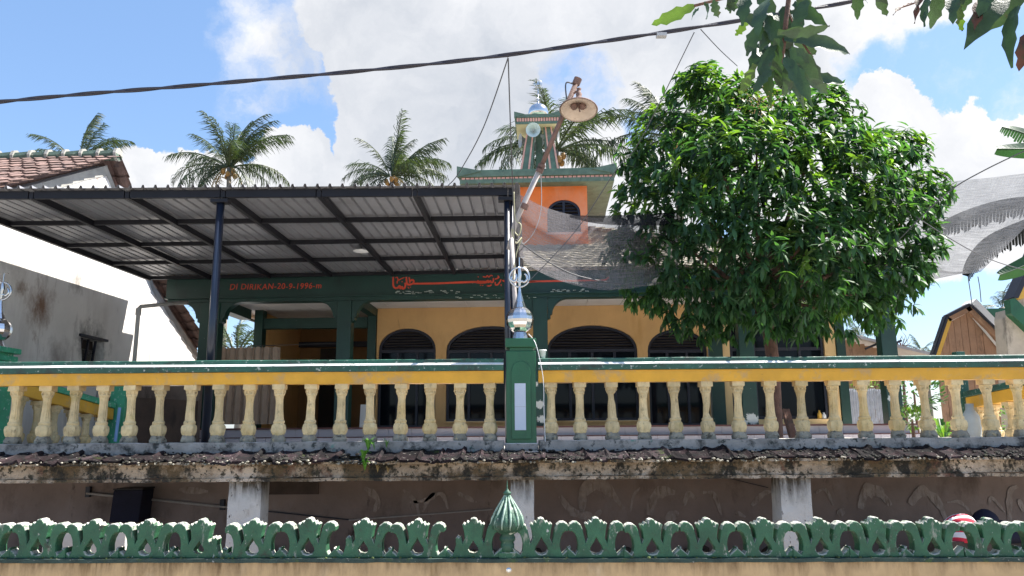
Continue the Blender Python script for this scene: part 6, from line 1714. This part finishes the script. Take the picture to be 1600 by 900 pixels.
# nearest individual leaves
def front(o):
    q = o[0]; dr = (q - CAM); return q.y + .35 * rng.random()
idx = sorted(range(len(allv)), key=lambda i: front(allv[i]))
sing = set(idx[:640:2][:240]); 
lm = bpy.data.meshes.new('leaf'); lm.from_pydata([tuple(v) for v in LVv], [], LVf); lm.materials.append(M['leaf']); lm.shade_smooth()
lmn = bpy.data.meshes.new('leaf'); lmn.from_pydata([tuple(v) for v in LVv], [], LVf); lmn.materials.append(M['leaf_new']); lmn.shade_smooth()
for i in sing:
    q, m, L_ = allv[i]; share('leaf', lm, tree, q, m, L_)
idn = sorted(range(len(allnew)), key=lambda i: allnew[i][0].y)[:58]
for i in idn:
    q, m, L_ = allnew[i]; share('leaf', lmn, tree, q, m, L_)
def bake(lst, skip, name, m):
    V = []; Fc = []; nv = len(LVv); o = 0
    for i, (q, mt, L_) in enumerate(lst):
        if i in skip: continue
        A = np.array(mt) * L_
        V.append(LVv @ A.T + np.array(q)); Fc += [tuple(k + o for k in f) for f in LVf]; o += nv
    V = np.concatenate(V)
    me = bpy.data.meshes.new(name); loc = WL[tree.name]
    me.from_pydata((V - np.array(loc)).tolist(), [], Fc); me.materials.append(M[m]); me.shade_smooth()
    o_ = link(name, me, tree, loc); o_['kind'] = 'stuff'; return o_
bake(allv, sing, 'crown', 'leaf'); bake(allnew, set(idn), 'young_leaves', 'leaf_new')
tb0 = Vector((at(1212, 690, 10.2).x, 10.2, floor_z)); tb1 = at(1207, 560, 10.2); tb2 = at(1192, 480, 10.2); tb3 = at(1185, 440, 10.2)
MB().tube(smooth_path([tb0, tb1, tb2, tb3], 5), [.1, .095, .09, .085, .085, .085, .082, .08, .08, .08, .085, .09, .09, .08, .07, .06], 14).build('trunk', 'bark', tree, smooth=True)
for (c, r) in LC[:20]:
    q = c - Vector((0, 0, r * .3)); mid = tb3.lerp(q, .5) + Vector((0, 0, -.1))
    MB().tube(smooth_path([tb2 if rng.random() < .4 else tb3, mid, q], 5), [.05 - .004 * i for i in range(11)], 8).build('limb', 'bark', tree, smooth=True)
MB().tube(smooth_path([at(1190, 500, 10.2), at(1165, 452, 10.0), at(1145, 445, 9.8)], 4), .02, 6).build('twig', 'bark', tree)
# leaning brown poles by the trunk
for (a, b, lb2) in (((1222, 690), (1218, 650), 'short'),): pass
st = thing('wooden_prop', 'brown wooden pole leaning beside the mango trunk behind balusters', 'pole', (at(1243, 690, 10.4).x, 10.4, floor_z))
q = at(1243, 690, 10.4)
MB().bar(Vector((q.x, 10.4, floor_z)), at(1227, 640, 10.6), .1, .05).build('pole_board', 'bark', st)

# ================================================================ OVERHANGING BRANCH (near)
BYY = 3.3
brn = thing('mango_branch', 'mango branch with large dark leaves hanging into the top right corner', 'branch', at(1225, -20, BYY))
nv_, nf_ = leaf_verts(1, .145, .3, .12, 9)
def near_leaf(px0, py0, px1, py1, y, w, mname, seed):
    a = at(px0, py0, y); b = at(px1, py1, y + random.uniform(-.12, .12)); L_ = (b - a).length
    x = (b - a).normalized(); view = (a - CAM).normalized()
    r_ = random.Random(seed)
    z = (-view + Vector((r_.uniform(-.5, .5), r_.uniform(-.5, .5), r_.uniform(-.2, .9)))); z = (z - x * x.dot(z)).normalized(); yv = z.cross(x)
    m = Matrix((x, yv, z)).transposed()
    vs = []
    ww = w / F * y / 2 / .145
    for (vx, vy, vz) in nv_:
        q = Vector((vx * L_, vy * ww + .006 * math.sin(vx * 22 + seed) * (1 if vy > 0 else -1 if vy < 0 else 0), vz * L_ * r_.uniform(.95, 1.05) + .05 * L_ * math.sin(vx * 3)))
        vs.append(a + m @ q)
    MB().add(vs, nf_).build('leaf', mname, brn, smooth=True)
NL = 'leaf_near'
big = [(1085, 9, 1016, 40, 20, 'leaf_near_new'), (1092, 14, 1078, 30, 10, NL), (1100, 5, 1108, 30, 14, NL), (1115, 0, 1122, 28, 14, NL), (1150, -20, 1140, 20, 20, NL), (1165, -10, 1160, 35, 22, NL), (1168, 33, 1148, 58, 12, 'leaf_near_new'),
       (1225, 60, 1336, 78, 26, NL), (1215, 50, 1300, 45, 20, NL), (1240, 5, 1290, 38, 20, NL), (1235, 20, 1285, 20, 18, NL), (1190, 40, 1165, 85, 26, NL), (1200, 60, 1170, 115, 24, NL), (1210, 70, 1185, 130, 24, NL), (1215, 60, 1215, 140, 26, NL),
       (1230, 70, 1255, 150, 26, NL), (1235, 75, 1285, 125, 26, NL), (1225, 90, 1270, 160, 22, NL), (1205, 90, 1200, 160, 20, 'leaf_near_new'), (1220, 100, 1228, 150, 20, NL), (1180, 100, 1155, 150, 16, 'leaf_near_new'), (1250, 120, 1325, 128, 18, NL),
       (1240, 100, 1300, 150, 20, NL), (1210, 20, 1190, 75, 26, NL), (1225, 10, 1232, 90, 26, NL), (1200, 0, 1180, 50, 28, NL), (1250, -20, 1262, 30, 22, NL), (1230, 30, 1205, 95, 24, NL), (1150, 20, 1195, 45, 20, NL), (1205, 110, 1175, 145, 16, NL), (1245, 90, 1262, 135, 22, NL),
       (1345, -30, 1338, 30, 20, NL), (1368, -30, 1385, 28, 18, NL), (1310, -10, 1360, -2, 14, NL), (1445, -20, 1428, 28, 10, 'leaf_brown'), (1425, 5, 1396, 17, 9, 'leaf_brown'), (1455, -10, 1440, 38, 18, NL), (1470, -20, 1455, 45, 22, NL), (1485, -20, 1490, 30, 22, NL),
       (1500, 8, 1502, 52, 12, 'leaf_near_new'), (1520, -30, 1495, 25, 24, NL), (1575, -30, 1514, 64, 44, NL), (1600, -20, 1540, 50, 36, NL), (1590, 10, 1573, 98, 24, NL), (1620, 40, 1590, 105, 26, 'leaf_brown'), (1560, -40, 1530, 20, 30, NL), (1520, -20, 1480, 15, 20, NL), (1540, -10, 1522, 40, 20, 'leaf_brown'),
       (1175, -20, 1215, 25, 24, NL), (1260, 0, 1240, 60, 22, NL), (1196, 25, 1222, 75, 24, NL), (1240, 45, 1275, 90, 24, NL), (1218, 85, 1240, 145, 20, NL), (1205, 45, 1248, 95, 22, NL), (1185, 75, 1215, 120, 24, NL), (1160, 5, 1130, 15, 14, NL), (1225, 115, 1262, 170, 16, NL)]
for i, b in enumerate(big):
    near_leaf(b[0], b[1], b[2], b[3], BYY + random.uniform(-.15, .15), b[4] * 1.05, b[5], i)
for pts, r in [([(1240, -60), (1232, 0), (1225, 60), (1218, 110)], .012), ([(1240, -40), (1180, -15), (1120, 0), (1085, 9)], .007), ([(1240, -40), (1320, -30), (1400, -20), (1470, -25), (1560, -40), (1640, -60)], .011), ([(1470, -25), (1440, 0), (1400, 14)], .004), ([(1232, 20), (1250, 60), (1270, 90)], .005), ([(1600, -50), (1610, 0), (1620, 40)], .006)]:
    MB().tube(smooth_path([at(a, b, BYY) for a, b in pts], 5), r, 7).build('twig', 'bark', brn, smooth=True)
# little flower spray of the branch
mb = MB()
for i in range(160):
    p = at(random.gauss(1190, 16), random.gauss(155, 14), BYY + random.uniform(-.05, .05)); mb.lathe([(0, -.003), (.003, 0), (0, .003)], 4, p)
tag(mb.build('blossom', mat('tan_blossom', (.35, .22, .1), .8, .3, 30), brn), kind='stuff')
